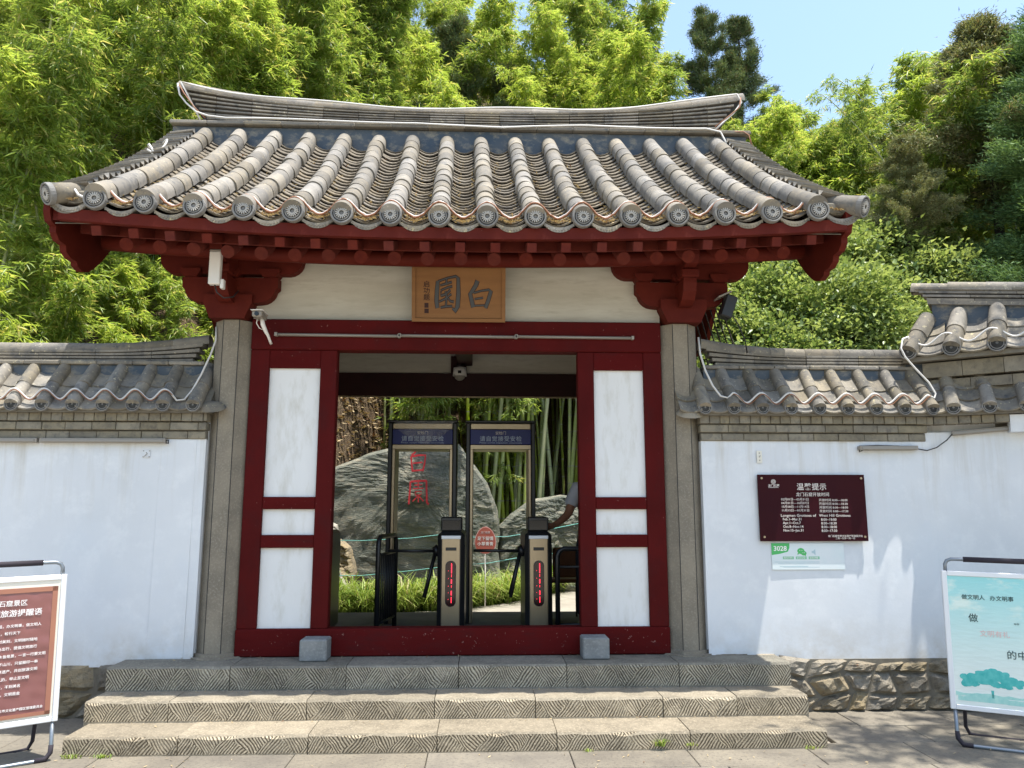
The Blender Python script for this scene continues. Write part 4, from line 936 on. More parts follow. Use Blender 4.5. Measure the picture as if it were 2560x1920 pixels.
part('speaker_icon',MB().prism([(.335,.132),(.335,.150),(.348,.150),(.366,.166),(.366,.116),(.348,.132)],'y',-.0046,-.004),M['paleblue'],t)
for i in range(3): part('button_print',MB().box(.092+i*.108,.182+i*.108,-.0046,-.004,.084,.106),M['palegreen'],t); 
for i,s in enumerate(('微信扫码','关注公众','语音讲解')): text(s,.0185,M['letterwhite'],t,CT(.098+i*.108,.0885))
for i,(a,b) in enumerate(((.02,.395),(.062,.30))): 
    part('print_line',MB().box(a,b,-.0045,-.004,.060-i*.035,.064-i*.035),M['paleblue'],t); part('print_line',MB().box(a+.03,.395,-.0045,-.004,.050-i*.03,.053-i*.03),M['paleblue'],t)

# ================================================================== POSTER STANDS
def stand(name,label,loc,rz,Wd,side,roll):
    t=thing(name,label,'poster stand',loc,(R(-2),roll,rz)); s=side  # panel spans x 0..Wd (s=+1) or -Wd..0 (s=-1)
    X=lambda a: a*s
    z0,z1=.235,1.165; f=.034
    part('frame',MB().box(X(0),X(f),-.02,.012,z0,z1,.004),M['alu'],t); part('frame',MB().box(X(Wd-f),X(Wd),-.02,.012,z0,z1,.004),M['alu'],t)
    part('frame',MB().box(X(f),X(Wd-f),-.019,.012,z1-f,z1,.004),M['alu'],t); part('frame',MB().box(X(f),X(Wd-f),-.019,.012,z0,z0+f,.004),M['alu'],t)
    xi=.028; r=.0125
    def leg(dy): 
        return [(X(xi),.0,z1+.02),(X(xi),dy*.6,z0),(X(xi),dy*.9,.14),(X(xi+.004),dy*.97,.06),(X(xi+.02),dy,.025),(X(xi+.06),dy,.014),(X(xi+.12),dy,.013),(X(Wd-.12),dy,.013),(X(Wd-.03),dy,.02),(X(Wd-xi),dy*.95,.08),(X(Wd-xi),dy*.6,z0),(X(Wd-xi),0,z1+.02)]
    part('front_leg',MB().tube([(X(xi),-.0,z0+.01),(X(xi),-.02,.10),(X(xi+.003),-.03,.05),(X(xi+.03),-.035,.016),(X(xi+.08),-.035,.013),(X(Wd-.08),-.035,.013),(X(Wd-.03),-.035,.016),(X(Wd-xi),-.03,.05),(X(Wd-xi),0,z0+.01)],r,8),M['alugrey'],t)
    part('back_leg',MB().tube([(X(xi+.07),.03,z1-.2),(X(xi+.08),.22,z0),(X(xi+.085),.30,.07),(X(xi+.11),.315,.02),(X(xi+.17),.315,.013),(X(Wd-.15),.315,.013),(X(Wd-.06),.31,.03),(X(Wd-xi-.02),.22,z0),(X(Wd-xi-.02),.03,z1-.2)],r,8),M['darkgrip'],t)
    part('corner_guard',MB().tube([(X(xi),-.022,.095),(X(xi+.003),-.03,.05),(X(xi+.03),-.035,.016),(X(xi+.09),-.035,.014)],r+.003,8),M['darkgrip'],t)
    part('handle',MB().tube([(X(xi),.0,z1-.005),(X(xi),.0,z1+.045),(X(xi+.012),0,z1+.07),(X(xi+.04),0,z1+.082),(X(xi+.12),0,z1+.083),(X(Wd-xi-.12),0,z1+.083),(X(Wd-xi-.03),0,z1+.08),(X(Wd-xi),0,z1+.045),(X(Wd-xi),0,z1-.005)],r,8),M['alugrey'],t)
    part('grip',MB().tube([(X(xi+.115),0,z1+.083),(X(Wd-xi-.115),0,z1+.083)],r+.006,8),M['darkgrip'],t)
    return t
ls=stand('poster_stand','brown poster of visitor reminders in a white frame on a folding stand',(-2.545,-1.02,.0),R(32),.80,-1,R(-1.0))
part('poster_paper',MB().box(-.766,-.034,-.012,-.006,.269,1.131),M['posterpaper'],ls)
g=MB(); r2=np.random.default_rng(4)  # printed sheet under wrinkled film
nx_,nz_=48,60
Wf,Hf=.695,.80
ph=r2.uniform(0,6,8)
def wr(a,b):
    v=0.0
    for (k,fx_,fz,amp) in ((0,9,22,.0011),(1,30,41,.0005),(2,-25,33,.0006),(3,5,60,.0005),(4,52,-18,.0004)): v+=amp*math.sin(a*fx_+b*fz+ph[k]+1.5*math.sin(b*7+a*4+ph[k]))
    return v
for i in range(nx_+1):
    for j in range(nz_+1):
        a=i/nx_;b=j/nz_; g.v.append((-.745+Wf*a,-.0165-wr(a,b),.29+Hf*b))
g.f=[(i*(nz_+1)+j,(i+1)*(nz_+1)+j,(i+1)*(nz_+1)+j+1,i*(nz_+1)+j+1) for i in range(nx_) for j in range(nz_)]; g.sm=[True]*len(g.f)
part('poster_sheet',g,M['poster_l'],ls)
for a in ((-.747,-.048,1.062,1.092),(-.747,-.048,.288,.310),(-.078,-.048,.288,1.092)): part('poster_border',MB().box(a[0],a[1],-.0205,-.014,a[2],a[3]),M['poster_lb'],ls)
LT=lambda x,z: Matrix.Translation((x,-.0205,z))@Matrix.Rotation(PI/2,4,'X')
# positions measured from the right edge of the frame
def ltx(s,xr,z,size,b=.0002): return text(s,size,M['letterwhite'],ls,LT(xr,z),align='RIGHT',bold=b)
ltx('龙门石窟景区',-.215,.985,.040,.0003); ltx('文明旅游提醒语',-.13,.920,.046,.0005)
LN=[('讲文明话，办文明事，做文明人',-.12,.85),('文明礼让，畅行天下',-.225,.805),('时时美刻，文明随时随地',-.135,.757),('绿色出行，提倡文明旅行',-.135,.712),('一草一木皆是景，一言一行要文明',-.088,.664),('走遍天下山川，只留脚印一串',-.125,.617),('珍爱世界遗产，共创旅游文明',-.125,.572),('不乱扔，举止显文明',-.165,.525),('护美景，不刻美名',-.205,.478),('游幸福，文明是金',-.205,.432)]
for s_,a,b in LN: ltx(s_,a*1.08,b,.0215)
ltx('龙门石窟世界文化遗产园区管理委员会',-.09,.335,.0185)
# right poster
m,tn,p=newmat('sky_print_poster'); co=N(tn,'ShaderNodeTexCoord').outputs['Object']; sx=N(tn,'ShaderNodeSeparateXYZ'); L(tn,co,sx.inputs[0])
c=mixc(tn,ramp(tn,sx.outputs['Z'],.45,1.2),(.74,.80,.74),(.25,.64,.64)); nz1=noise(tn,co,4.2,5,.62,(1,1,2.2))
c=mixc(tn,mth(tn,'MULTIPLY',ramp(tn,nz1,.52,.66),ramp(tn,sx.outputs['Z'],.6,.95)),c,(.68,.80,.72)); L(tn,c,p.inputs['Base Color']); p.inputs['Roughness'].default_value=.4
bm_=N(tn,'ShaderNodeBump'); bm_.inputs['Strength'].default_value=.5; bm_.inputs['Distance'].default_value=.006; L(tn,noise(tn,co,9,3,.5,(1,1,4)),bm_.inputs['Height']); L(tn,bm_.outputs[0],p.inputs['Normal']); M['poster_r']=m
rs=stand('poster_stand','turquoise poster with a tree print in a white frame on a folding stand',(3.455,-.95,.0),R(-26),.80,1,R(1.0))
part('poster_sheet',MB().box(.034,.766,-.014,-.006,.269,1.131),M['poster_r'],rs)
RT=lambda x,z,d=.0155: Matrix.Translation((x,-d,z))@Matrix.Rotation(PI/2,4,'X')
rx=lambda u:(u-245)/212*.205+.034; rzz=lambda v:1.125-(v-190)/(1215-190)*.835
def rtx(s,u,v,size,**k): return text(s,size,M[k.pop('m','blackink')],rs,RT(rx(u),rzz(v)),**k)
rtx('做文明人',328,370,.0355,bold=.0003); rtx('办文明事',505,370,.0355,bold=.0003); rtx('做',362,552,.060,bold=.0004); rtx('中华',640,562,.016); rtx('文明有礼',425,668,.045,m='pinkink'); rtx('的中国人',580,835,.061,bold=.0004,spacing=1.05)
rr=random.Random(9)
for i in range(110):
    a=rr.uniform(0,2*PI); q=rr.random()**.6; u=470+195*q*math.cos(a)*.98; v=1045+62*q*math.sin(a)-45*(1-abs(u-480)/210); w=rr.uniform(.014,.030)
    part('tree_print',MB().prism([(rx(u)+w*math.cos(k*PI/5)*rr.uniform(.8,1.2),rzz(v)+w*.7*math.sin(k*PI/5)) for k in range(10)],'y',-.0148-i*.00001,-.0143),M['teal'],rs)
part('tree_trunk_print',MB().prism([(rx(468),rzz(1105)),(rx(486),rzz(1105)),(rx(484),rzz(1160)),(rx(500),rzz(1180)),(rx(460),rzz(1180)),(rx(472),rzz(1160))],'y',-.0146,-.0142),M['teal'],rs)
for k,(u0,u1,v0,v1) in enumerate(((250,700,1140,1165),(262,760,1165,1205),(560,1100,1178,1208))):
    up_=[(rx(u0+(u1-u0)*i/14),rzz(v0+rr.uniform(-9,9))) for i in range(15)]; part('meadow_print',MB().prism(up_+[(rx(u1),rzz(v1)),(rx(u0),rzz(v1))],'y',-.0146-.0002*k,-.0142),M['tealpale'],rs)

# ================================================================== INSIDE THE GATE
def turnstile(label,x,led=True):
    t=thing('turnstile',label,'turnstile',(x,1.0,.40),group='tripod turnstiles inside the gate')
    part('cabinet',MB().box(-.128,.128,.012,.92,.0,.985,.035),M['black'],t)
    part('front_panel',MB().box(-.088,.088,-.002,.02,.0,.945,.006),M['steel'],t); part('panel_lip',MB().box(-.092,.092,-.006,.02,.915,.947,.004),M['alu'],t)
    part('side_panel',MB().box(.126,.131,.05,.88,.08,.86,.002),M['black'],t)
    part('card_slot',MB().box(-.05,.052,-.004,.0,.808,.838,.002),M['black'],t)
    pl=[(.045*math.cos(a)+.0,.345+.045*math.sin(a)) for a in np.linspace(PI,2*PI,9)]+[(.045*math.cos(a),.665+.045*math.sin(a)) for a in np.linspace(0,PI,9)]
    part('display_surround',MB().prism([(x_*1.12,(z_-.505)*1.03+.505) for x_,z_ in pl],'y',-.004,.0),M['black'],t); w=part('display_window',MB().prism(pl,'y',-.006,-.001),M['glassdark'],t)
    for (a,b,c_) in ((.60,.69,.0035),(.565,.59,.002),(.505,.545,.0045),(.47,.49,.002),(.40,.44,.0045),(.33,.385,.003)): part('led_mark',MB().box(.008-c_,.008+c_,-.008,-.006,a,b),M['led'],w)
    for z_ in (.62,.55,.48,.42,.36): part('led_mark',MB().box(-.022,-.019,-.008,-.006,z_,z_+.006),M['led'],w)
    part('reader',MB().box(-.10,.10,.05,.35,.987,1.12,.01),M['black'],t); part('reader_screen',MB().box(-.085,.085,.046,.05,1.0,1.09,.003),M['lens'],t)
    hub=part('hub',MB().tube([(-.128,.28,.80),(-.175,.28,.78)],[.06,.05],12),M['black'],t)
    h=Vector((-.16,.28,.79)); part('arm',MB().tube([h,h+Vector((-.46,-.02,.005))],.015,8),M['black'],t); part('arm',MB().tube([h,h+Vector((-.10,.05,-.42))],.018,8),M['black'],t); part('arm',MB().tube([h,h+Vector((-.10,-.10,-.43))],.018,8),M['black'],t)
    return t
turnstile('middle turnstile left of the egg shaped sign, with steel front and red display',-.078); turnstile('right turnstile under the resting hand, with steel front and red display',.752); turnstile('turnstile half hidden behind the left door frame, its bar showing',-1.40)
def barrier(label,p0,p1,h,bars,loc):
    t=thing('barrier',label,'barrier',loc); p0=Vector(p0);p1=Vector(p1); d=p1-p0; r=.024
    pts=[p0,p0+Vector((0,0,h-.07)),p0+Vector((0,0,h-.025))+d*.03,p0+Vector((0,0,h))+d*.09,p1+Vector((0,0,h))-d*.09,p1+Vector((0,0,h-.025))-d*.03,p1+Vector((0,0,h-.07)),p1]
    part('frame',MB().tube(pts,r,10),M['black'],t)
    for z in (.12,h-.17): part('rail',MB().tube([p0+Vector((0,0,z)),p1+Vector((0,0,z))],.014,8),M['black'],t)
    for i in range(bars): q=p0+d*((i+1)/(bars+1)); part('bar',MB().tube([q+Vector((0,0,.12)),q+Vector((0,0,h-.17))],.009,6),M['black'],t)
barrier('black tubular barrier between the left and middle turnstiles',(0,0,0),(.10,.62,0),.93,9,(-.775,1.12,.40))
barrier('black tubular barrier beside the right door frame',(0,0,0),(.62,.02,0),.82,0,(.935,1.06,.40))
# metal detector arches
def arch(label,x0,x1,text_on):
    t=thing('metal_detector',label,'security gate',(x0,2.0,.40),group='walk through metal detector gates'); w=x1-x0; H=2.13
    for a in (0,w-.045):
        sp_=part('side_panel',MB().box(a,a+.045,.0,.42,0,H,.008),M['black'],t)
        b=(a+.045) if a==0 else a-.035; part('silver_edge',MB().box(b,b+.035,.01,.40,0,1.88,.006),M['steel'],t)
    part('top_bar',MB().box(-.01,w+.01,-.01,.43,H,H+.03,.008),M['black'],t); part('header_trim',MB().box(.05,w-.05,.0,.06,2.06,2.125,.006),M['steel'],t)
    hd=part('header',MB().box(.047,w-.047,.005,.36,1.895,2.06,.004),M['blue'],t)
    part('cross_bar',MB().box(.047,w-.047,.0,.38,1.84,1.892,.005),M['steel'],t)
    TT=lambda x,z: Matrix.Translation((x,.003,z))@Matrix.Rotation(PI/2,4,'X')
    text('请自觉接受安检',.062,M['bluetext'],hd,TT(w/2,1.935),align='CENTER',spacing=1.15,bold=.0007); text('Please accept inspection consciously',.0285,M['bluetext'],hd,TT(w/2,1.905),align='CENTER',sx=1.12)
    text('安检门',.040,M['signtext'],hd,TT(w/2,2.005),align='CENTER')
    return t
arch('left metal detector gate framing the red carved boulder',-.815,-.065,1); arch('right metal detector gate with blue header in front of the bamboo',.035,.795,1)
# clear plastic film over the left arch header
m,tn,p=newmat('clear_plastic_film'); p.inputs['Base Color'].default_value=(.8,.8,.8,1); p.inputs['Roughness'].default_value=.12; p.inputs['Alpha'].default_value=.13; p.inputs['Specular IOR Level'].default_value=1.0; M['film']=m
g=MB(); nn=16
for i in range(nn+1):
    for j in range(10):
        a=i/nn;b=j/9; sag=(1-abs(a*2-1)**1.6); g.v.append((-.74+.64*a,1.985-.02*math.sin(a*22+b*5)*b-.01,2.545-b*(.05+.20*sag)+.006*math.sin(a*31)))
g.f=[(i*10+j,(i+1)*10+j,(i+1)*10+j+1,i*10+j+1) for i in range(nn) for j in range(9)]; g.sm=[True]*len(g.f)
tag(part('plastic_film',g,M['film']),'clear plastic film sagging over the blue header of the left metal detector','plastic film')
# brown chair
t=thing('chair','brown backed chair behind the right turnstile','chair',(1.12,2.15,.40))
part('backrest',MB().box(-.13,.13,-.02,.02,.46,.78,.015),M['chairbrown'],t); part('seat',MB().box(-.18,.20,.0,.38,.40,.44,.012),M['chairbrown'],t)
for a,b in ((-.15,.0),(.17,.0),(-.15,.36),(.17,.36)): part('leg',MB().tube([(a,b,0),(a,b,.41)],.012,6),M['black'],t)

# ------------------------------------------------------------------ person behind the right door frame
def skin_body(name,verts,edges,rad,root,mt,parent,sub=2):
    me=bpy.data.meshes.new(name); me.from_pydata(verts,edges,[]); o=bpy.data.objects.new(name,me); COL.objects.link(o); o.parent=parent
    md=o.modifiers.new('skin','SKIN'); md.use_smooth_shade=True
    for i,v in enumerate(me.skin_vertices[0].data): v.radius=(rad[i],rad[i]) if not isinstance(rad[i],tuple) else rad[i]; v.use_root=(i==root)
    s_=o.modifiers.new('sub','SUBSURF'); s_.levels=sub; s_.render_levels=sub
    bpy.context.view_layer.update(); me2=bpy.data.meshes.new_from_object(o.evaluated_get(bpy.context.evaluated_depsgraph_get())); bpy.data.objects.remove(o)
    me2.materials.clear(); me2.materials.append(mt); me2.polygons.foreach_set('use_smooth',[True]*len(me2.polygons)); return put(name,me2,parent)
P_=thing('person','person in a pale grey short sleeved shirt resting a hand on the right turnstile','person',(1.36,1.55,.40))
hand=Vector((-.60,-.27,1.035))  # local
V_=[(0,0,.98),(0,0,1.15),(0,-.01,1.32),(0,0,1.44),(0,0,1.50),(0,-.02,1.60),(0,-.03,1.68), # spine..head 0-6
    (-.17,0,1.41),(-.225,-.05,1.26),(-.275,-.10,1.14),(-.355,-.17,1.08),(-.43,-.24,1.035),(-.465,-.265,1.03), # arm 7-12
    (.17,0,1.41),(.25,.01,1.26),(.27,.0,1.12),(.26,-.06,.99),(.25,-.12,.87),(.25,-.13,.83), # other arm 13-18
    (-.10,0,.90),(-.11,-.01,.50),(-.12,.02,.09),(-.12,-.12,.04),(.10,0,.90),(.11,-.01,.50),(.12,.02,.09),(.12,-.12,.04)]
E_=[(0,1),(1,2),(2,3),(3,4),(4,5),(5,6),(3,7),(7,8),(8,9),(9,10),(10,11),(11,12),(3,13),(13,14),(14,15),(15,16),(16,17),(17,18),(0,19),(19,20),(20,21),(21,22),(0,23),(23,24),(24,25),(25,26)]
rad=[.14,.135,.15,.10,.055,.085,.075,.06,.052,.045,.038,.030,.034,.06,.052,.045,.038,.030,.034,.09,.065,.045,.04,.09,.065,.045,.04]
body=skin_body('body',V_,E_,rad,0,M['skin'],P_)
# shirt with short sleeves, trousers, hair, shoes
skin_body('shirt',[(0,0,.90),(0,0,1.05),(0,0,1.2),(0,-.01,1.34),(0,0,1.42),(-.16,0,1.405),(-.212,-.035,1.30),(-.255,-.07,1.205),(.16,0,1.405),(.235,.0,1.29),(.25,0,1.20)],[(0,1),(1,2),(2,3),(3,4),(4,5),(5,6),(6,7),(4,8),(8,9),(9,10)],[.165,.16,.16,.17,.11,.085,.078,.08,.085,.078,.08],0,M['shirt'],P_)
skin_body('trousers',[(0,0,.98),(0,0,.88),(-.10,0,.80),(-.11,0,.5),(-.12,.02,.12),(.10,0,.80),(.11,0,.5),(.12,.02,.12)],[(0,1),(1,2),(2,3),(3,4),(1,5),(5,6),(6,7)],[.155,.15,.11,.085,.075,.11,.085,.075],0,M['trousers'],P_)
part('hair',MB().lathe([(.001,.115),(.05,.105),(.09,.06),(.102,.0),(.09,-.04)],16,Matrix.Translation((0,.01,1.70)),True),M['hair'],P_)
part('nose',MB().prism([(-.128,1.66),(-.112,1.70),(-.112,1.64)],'x',-.012,.012),M['skin'],P_)
for s in (-1,1):
    part('eye',MB().box(s*.033-.012,s*.033+.012,-.112,-.105,1.685,1.695,.002),M['hair'],P_); part('ear',MB().tube([(s*.088,0,1.65),(s*.094,.005,1.69)],.016,6),M['skin'],P_)
    part('shoe',MB().box(s*.12-.05,s*.12+.05,-.19,.09,0,.09,.025),M['black'],P_)
part('mouth',MB().box(-.022,.022,-.108,-.102,1.612,1.618),M['redink'],P_)
# hand: palm with five bent fingers lying over the turnstile top
def finger(b,d1,d2,d3,l,r): 
    a=Vector(b); p=[a]; 
    for d,k in ((d1,.45),(d2,.32),(d3,.23)): a=a+Vector(d).normalized()*l*k; p.append(a)
    return MB().tube(p,[r,r*.95,r*.88,r*.7],8)
W0=Vector(V_[12]); 
part('palm',MB().tube([W0+Vector((.03,.01,.0)),W0+Vector((-.01,-.005,.0)),W0+Vector((-.05,-.01,-.006)),W0+Vector((-.075,-.015,-.012))],[.026,.035,.040,.034],10),M['skin'],P_)
for i,(dy,l) in enumerate(((-.034,.070),(-.012,.080),(.011,.076),(.032,.060))):
    part('finger',finger(W0+Vector((-.075,dy-.012,-.010)),(-1,-.05+.05*i,-.05),(-1,0,-.5),(-.6,0,-1),l,.0092-.0004*i),M['skin'],P_)
part('thumb',finger(W0+Vector((-.015,-.038,-.006)),(-.6,-1,-.1),(-1,-.5,-.2),(-1,-.1,-.3),.065,.0105),M['skin'],P_)
# ================================================================== BEHIND THE GATE: boulder, rocks, grass, signs
def rock(name,label,cat,outline,y0,depth,mt,seed,group=None,amp=.05,base=None):
    """rock with a given silhouette (x,z), bulging towards the viewer and closed behind"""
    r=random.Random(seed); n=len(outline); cx_=sum(p[0] for p in outline)/n; cz=sum(p[1] for p in outline)/n
    g=MB(); rings=[(1.0,.62),(1.0,.42),(.99,.25),(.97,.15),(.94,.09)]+[(.92*(1-i/26)**1.0+.0,.07-.10*math.sin(i/26*PI/2)) for i in range(0,26)]+[(.01,-.03)]
    from mathutils import noise as mn
    K=150; 
    def op(f):
        f=(f%1)*n; i=int(f); a=outline[i]; b=outline[(i+1)%n]; q=f-i; return a[0]+(b[0]-a[0])*q,a[1]+(b[1]-a[1])*q
    ph=[r.uniform(0,9) for _ in range(6)]
    for ri,(s,d) in enumerate(rings):
        for k in range(K):
            x,z=op(k/K); x=cx_+(x-cx_)*s; z=cz+(z-cz)*s
            q1=mn.noise(Vector((x*1.1+ph[0],z*1.5+ph[1],seed)))*5; q2=mn.noise(Vector((x*3.0+ph[3],z*4.5+ph[2],seed)))*4; nz_=.55*(round(q1)*.7+q1*.3)+.35*(round(q2)*.75+q2*.25)+.35*mn.noise(Vector((x*9,z*22,seed+3)))+.2*mn.noise(Vector((x*22,z*50,seed+3)))
            g.v.append((x+(.015*nz_ if ri<3 else 0),y0+depth*d+amp*nz_,z))
    g.f=[(i*K+k,i*K+(k+1)%K,(i+1)*K+(k+1)%K,(i+1)*K+k) for i in range(len(rings)-1) for k in range(K)]+[tuple(range(K))]; g.sm=[False]*len(g.f)
    o=part(name,g,mt); return tag(o,label,cat,group)
bo=thing('boulder','large grey boulder with two red carved characters behind the left arch','boulder',(-.9,6.4,.2))
ol=[(-2.6,.1),(-2.6,1.9),(-2.35,2.25),(-1.7,2.52),(-1.25,2.63),(-.70,2.66),(-.17,2.69),(.10,2.34),(.33,2.04),(.47,1.66),(.52,1.36),(.50,.95),(.62,.1)]
o=rock('rock','','',ol,6.25,1.3,M['boulder'],3,amp=.022); 
for k in ('label','category'): 
    if k in o: del o[k]
o.parent=bo; o.matrix_parent_inverse=Matrix.Translation((-.9,6.4,.2)).inverted(); o.name='rock_face'
bm_=lambda x,z: Matrix.Translation((x+.9,6.10-6.4,z-.2))@Matrix.Rotation(PI/2,4,'X')
YR=[([(.10,.08),(.08,.5),(.04,.98)],[.08,.09,.08]),([(.10,.08),(.5,.05),(.9,.04)],.08),([(.9,.02),(.92,.5),(.95,.92),(1.04,.98)],[.08,.09,.09,.1]),([(.3,.22),(.7,.2)],.05),([(.5,.1),(.5,.34)],.05),([(.24,.36),(.76,.34)],.05),([(.35,.48),(.66,.46),(.64,.6),(.36,.62),(.35,.48)],.04),([(.5,.62),(.34,.78),(.22,.86)],.05),([(.5,.62),(.52,.9)],.05),([(.54,.66),(.78,.86)],.05)]
BR=[([(.42,.0),(.30,.14),(.14,.26)],.09),([(.12,.28),(.16,.62),(.22,.98)],.09),([(.14,.30),(.55,.24),(.92,.24),(.88,.6),(.78,.96)],.09),([(.24,.60),(.76,.56)],.07),([(.22,.94),(.78,.90)],.08)]
strokes(charpolys(BR),M['redink'],bo,bm_(-.965,2.18),.29,.36,.02,'carved_character'); strokes(charpolys(YR),M['redink'],bo,bm_(-.965,1.66),.32,.40,.02,'carved_character')
rock('rock','grey rock wedge right of the big boulder, at the foot of the bamboo','rock',[(.45,.1),(.50,1.28),(.73,1.50),(1.08,1.76),(1.6,1.84),(2.4,1.75),(2.8,1.2),(3.0,.1)],6.8,.9,M['boulder'],5,amp=.04)
rock('rock','angular dark rock at the far left behind the door frame','rock',[(-3.4,.1),(-3.4,1.5),(-2.9,1.7),(-2.3,1.55),(-2.1,1.2),(-1.85,1.0),(-1.75,.6),(-1.8,.1)],5.7,.6,M['rubble'],6,amp=.05)
rock('rock','pale pitted garden rock beside the left door frame','rock',[(-2.30,.1),(-2.33,.8),(-2.2,1.28),(-2.02,1.42),(-1.90,1.36),(-1.86,1.15),(-1.93,.95),(-1.9,.6),(-1.7,.35),(-1.66,.1)],5.15,.3,M['path'],8,amp=.045)
# grass border
def border(r,n):
    x=r.uniform(-3.3,2.6,n); e=np.array([float(path_edge(a)) for a in x]); y=e+.05+np.abs(r.normal(0,.32,n)); y=np.minimum(y,e+.75); return np.stack([x,y,terrain(x,y)],1)
r_=np.random.default_rng(21); P0=border(r_,700); P=np.repeat(P0,26,0)+r_.normal(0,1,(700*26,3))*[.03,.03,0]
tl=np.repeat(r_.uniform(.35,1.25,700)*np.where(r_.random(700)<.15,.4,1),26)
Vv,Ff=grass_arr(P,.50,.0085,1.15,seed=3,tuft=tl)
tag(put('grass',nptri('grass',Vv,Ff,M['grass'])),'tufty bright grass border along the pale path',kind='stuff')
P0=np.stack([r_.uniform(-3.2,.4,26),r_.uniform(5.2,5.8,26),np.full(26,.2)],1)
def slope_lit(r,n):
    x=r.uniform(-4.2,-1.2,n); y=r.uniform(6.3,11,n); return np.stack([x,y,terrain(x,y)+.02+np.abs(r.normal(0,.05,n))],1)
Vv,Ff=scatter_leaves(9000,slope_lit,.075,31)
tag(put('leaf_litter',nptri('leaf_litter',Vv,Ff,M['dryleaf'])),'pale dry leaf litter on the bank left of the boulder',kind='stuff')
# cords and egg sign
cable('cord',[(-2.4,4.9,1.16),(-1.5,4.9,1.145),(-.8,4.9,1.18),(-.1,4.9,1.26),(.1,4.9,1.19),(.6,4.95,1.20),(1.1,5.2,1.27),(2.2,6,1.45)],.006,'rope','upper teal cord strung in front of the boulder','cord',group='teal cords')
cable('cord',[(-2.4,4.92,.66),(-1.5,4.92,.655),(-.8,4.92,.72),(-.1,4.92,.80),(.3,4.95,.82),(.8,5.05,.90),(1.2,5.2,.93),(2.2,6,1.05)],.006,'rope','lower teal cord strung above the grass','cord',group='teal cords')
t=thing('egg_sign','pink red egg shaped notice sign on a thin white post in the grass','sign',(.27,4.86,.22))
pl=[]
for k in range(28):
    a=2*PI*k/28; pl.append((.145*math.sin(a)*(1-.16*math.cos(a)),.93+.185*math.cos(a)))
part('face',MB().prism(pl,'y',-.008,.008),M['eggsign'],t); part('rim',MB().prism([(x*1.06,(z-.93)*1.05+.93) for x,z in pl],'y',-.003,.012),M['pinkink'],t)
part('post',MB().tube([(0,.02,0),(0,.02,.8)],.009,6),M['white'],t)
ET=lambda x,z: Matrix.Translation((x,-.0095,z))@Matrix.Rotation(PI/2,4,'X')
text('龙门石窟',.034,M['letterwhite'],t,ET(0,1.03),align='CENTER'); text('足下留情',.058,M['letterwhite'],t,ET(0,.935),align='CENTER',bold=.001); text('小草青青',.058,M['letterwhite'],t,ET(0,.86),align='CENTER',bold=.001)

# ================================================================== VEGETATION
def leaves_geom(P,D,Nn,Ln,Wd,fold=.25):
    """rhombic folded leaves. P base, D direction, Nn approx normal, Ln length, Wd width"""
    D=D/np.linalg.norm(D,axis=1,keepdims=True); Sd=np.cross(D,Nn); Sd/=np.linalg.norm(Sd,axis=1,keepdims=True)+1e-9; U=np.cross(Sd,D)
    m=P+D*(Ln*.42)[:,None]; a=m+Sd*(Wd/2)[:,None]+U*(Wd*fold)[:,None]; b=m-Sd*(Wd/2)[:,None]+U*(Wd*fold)[:,None]; t_=P+D*Ln[:,None]-U*(Ln*.08)[:,None]
    V=np.stack([P,a,t_,b],1).reshape(-1,3); k=np.arange(len(P))[:,None]*4; F=np.concatenate([k+[0,1,2],k+[0,2,3]],1).reshape(-1,3); return V,F
def sticks(A,B,w):
    d=B-A; s=np.cross(d,np.array([.3,.2,1.0])); s/=np.linalg.norm(s,axis=1,keepdims=True)+1e-9; s*=w
    u=np.cross(d/np.linalg.norm(d,axis=1,keepdims=True),s)
    V=np.stack([A+s,A-s*.5+u*.86,A-s*.5-u*.86,B],1).reshape(-1,3); k=np.arange(len(A))[:,None]*4
    return V,np.concatenate([k+[0,1,3],k+[1,2,3],k+[2,0,3]],1).reshape(-1,3)
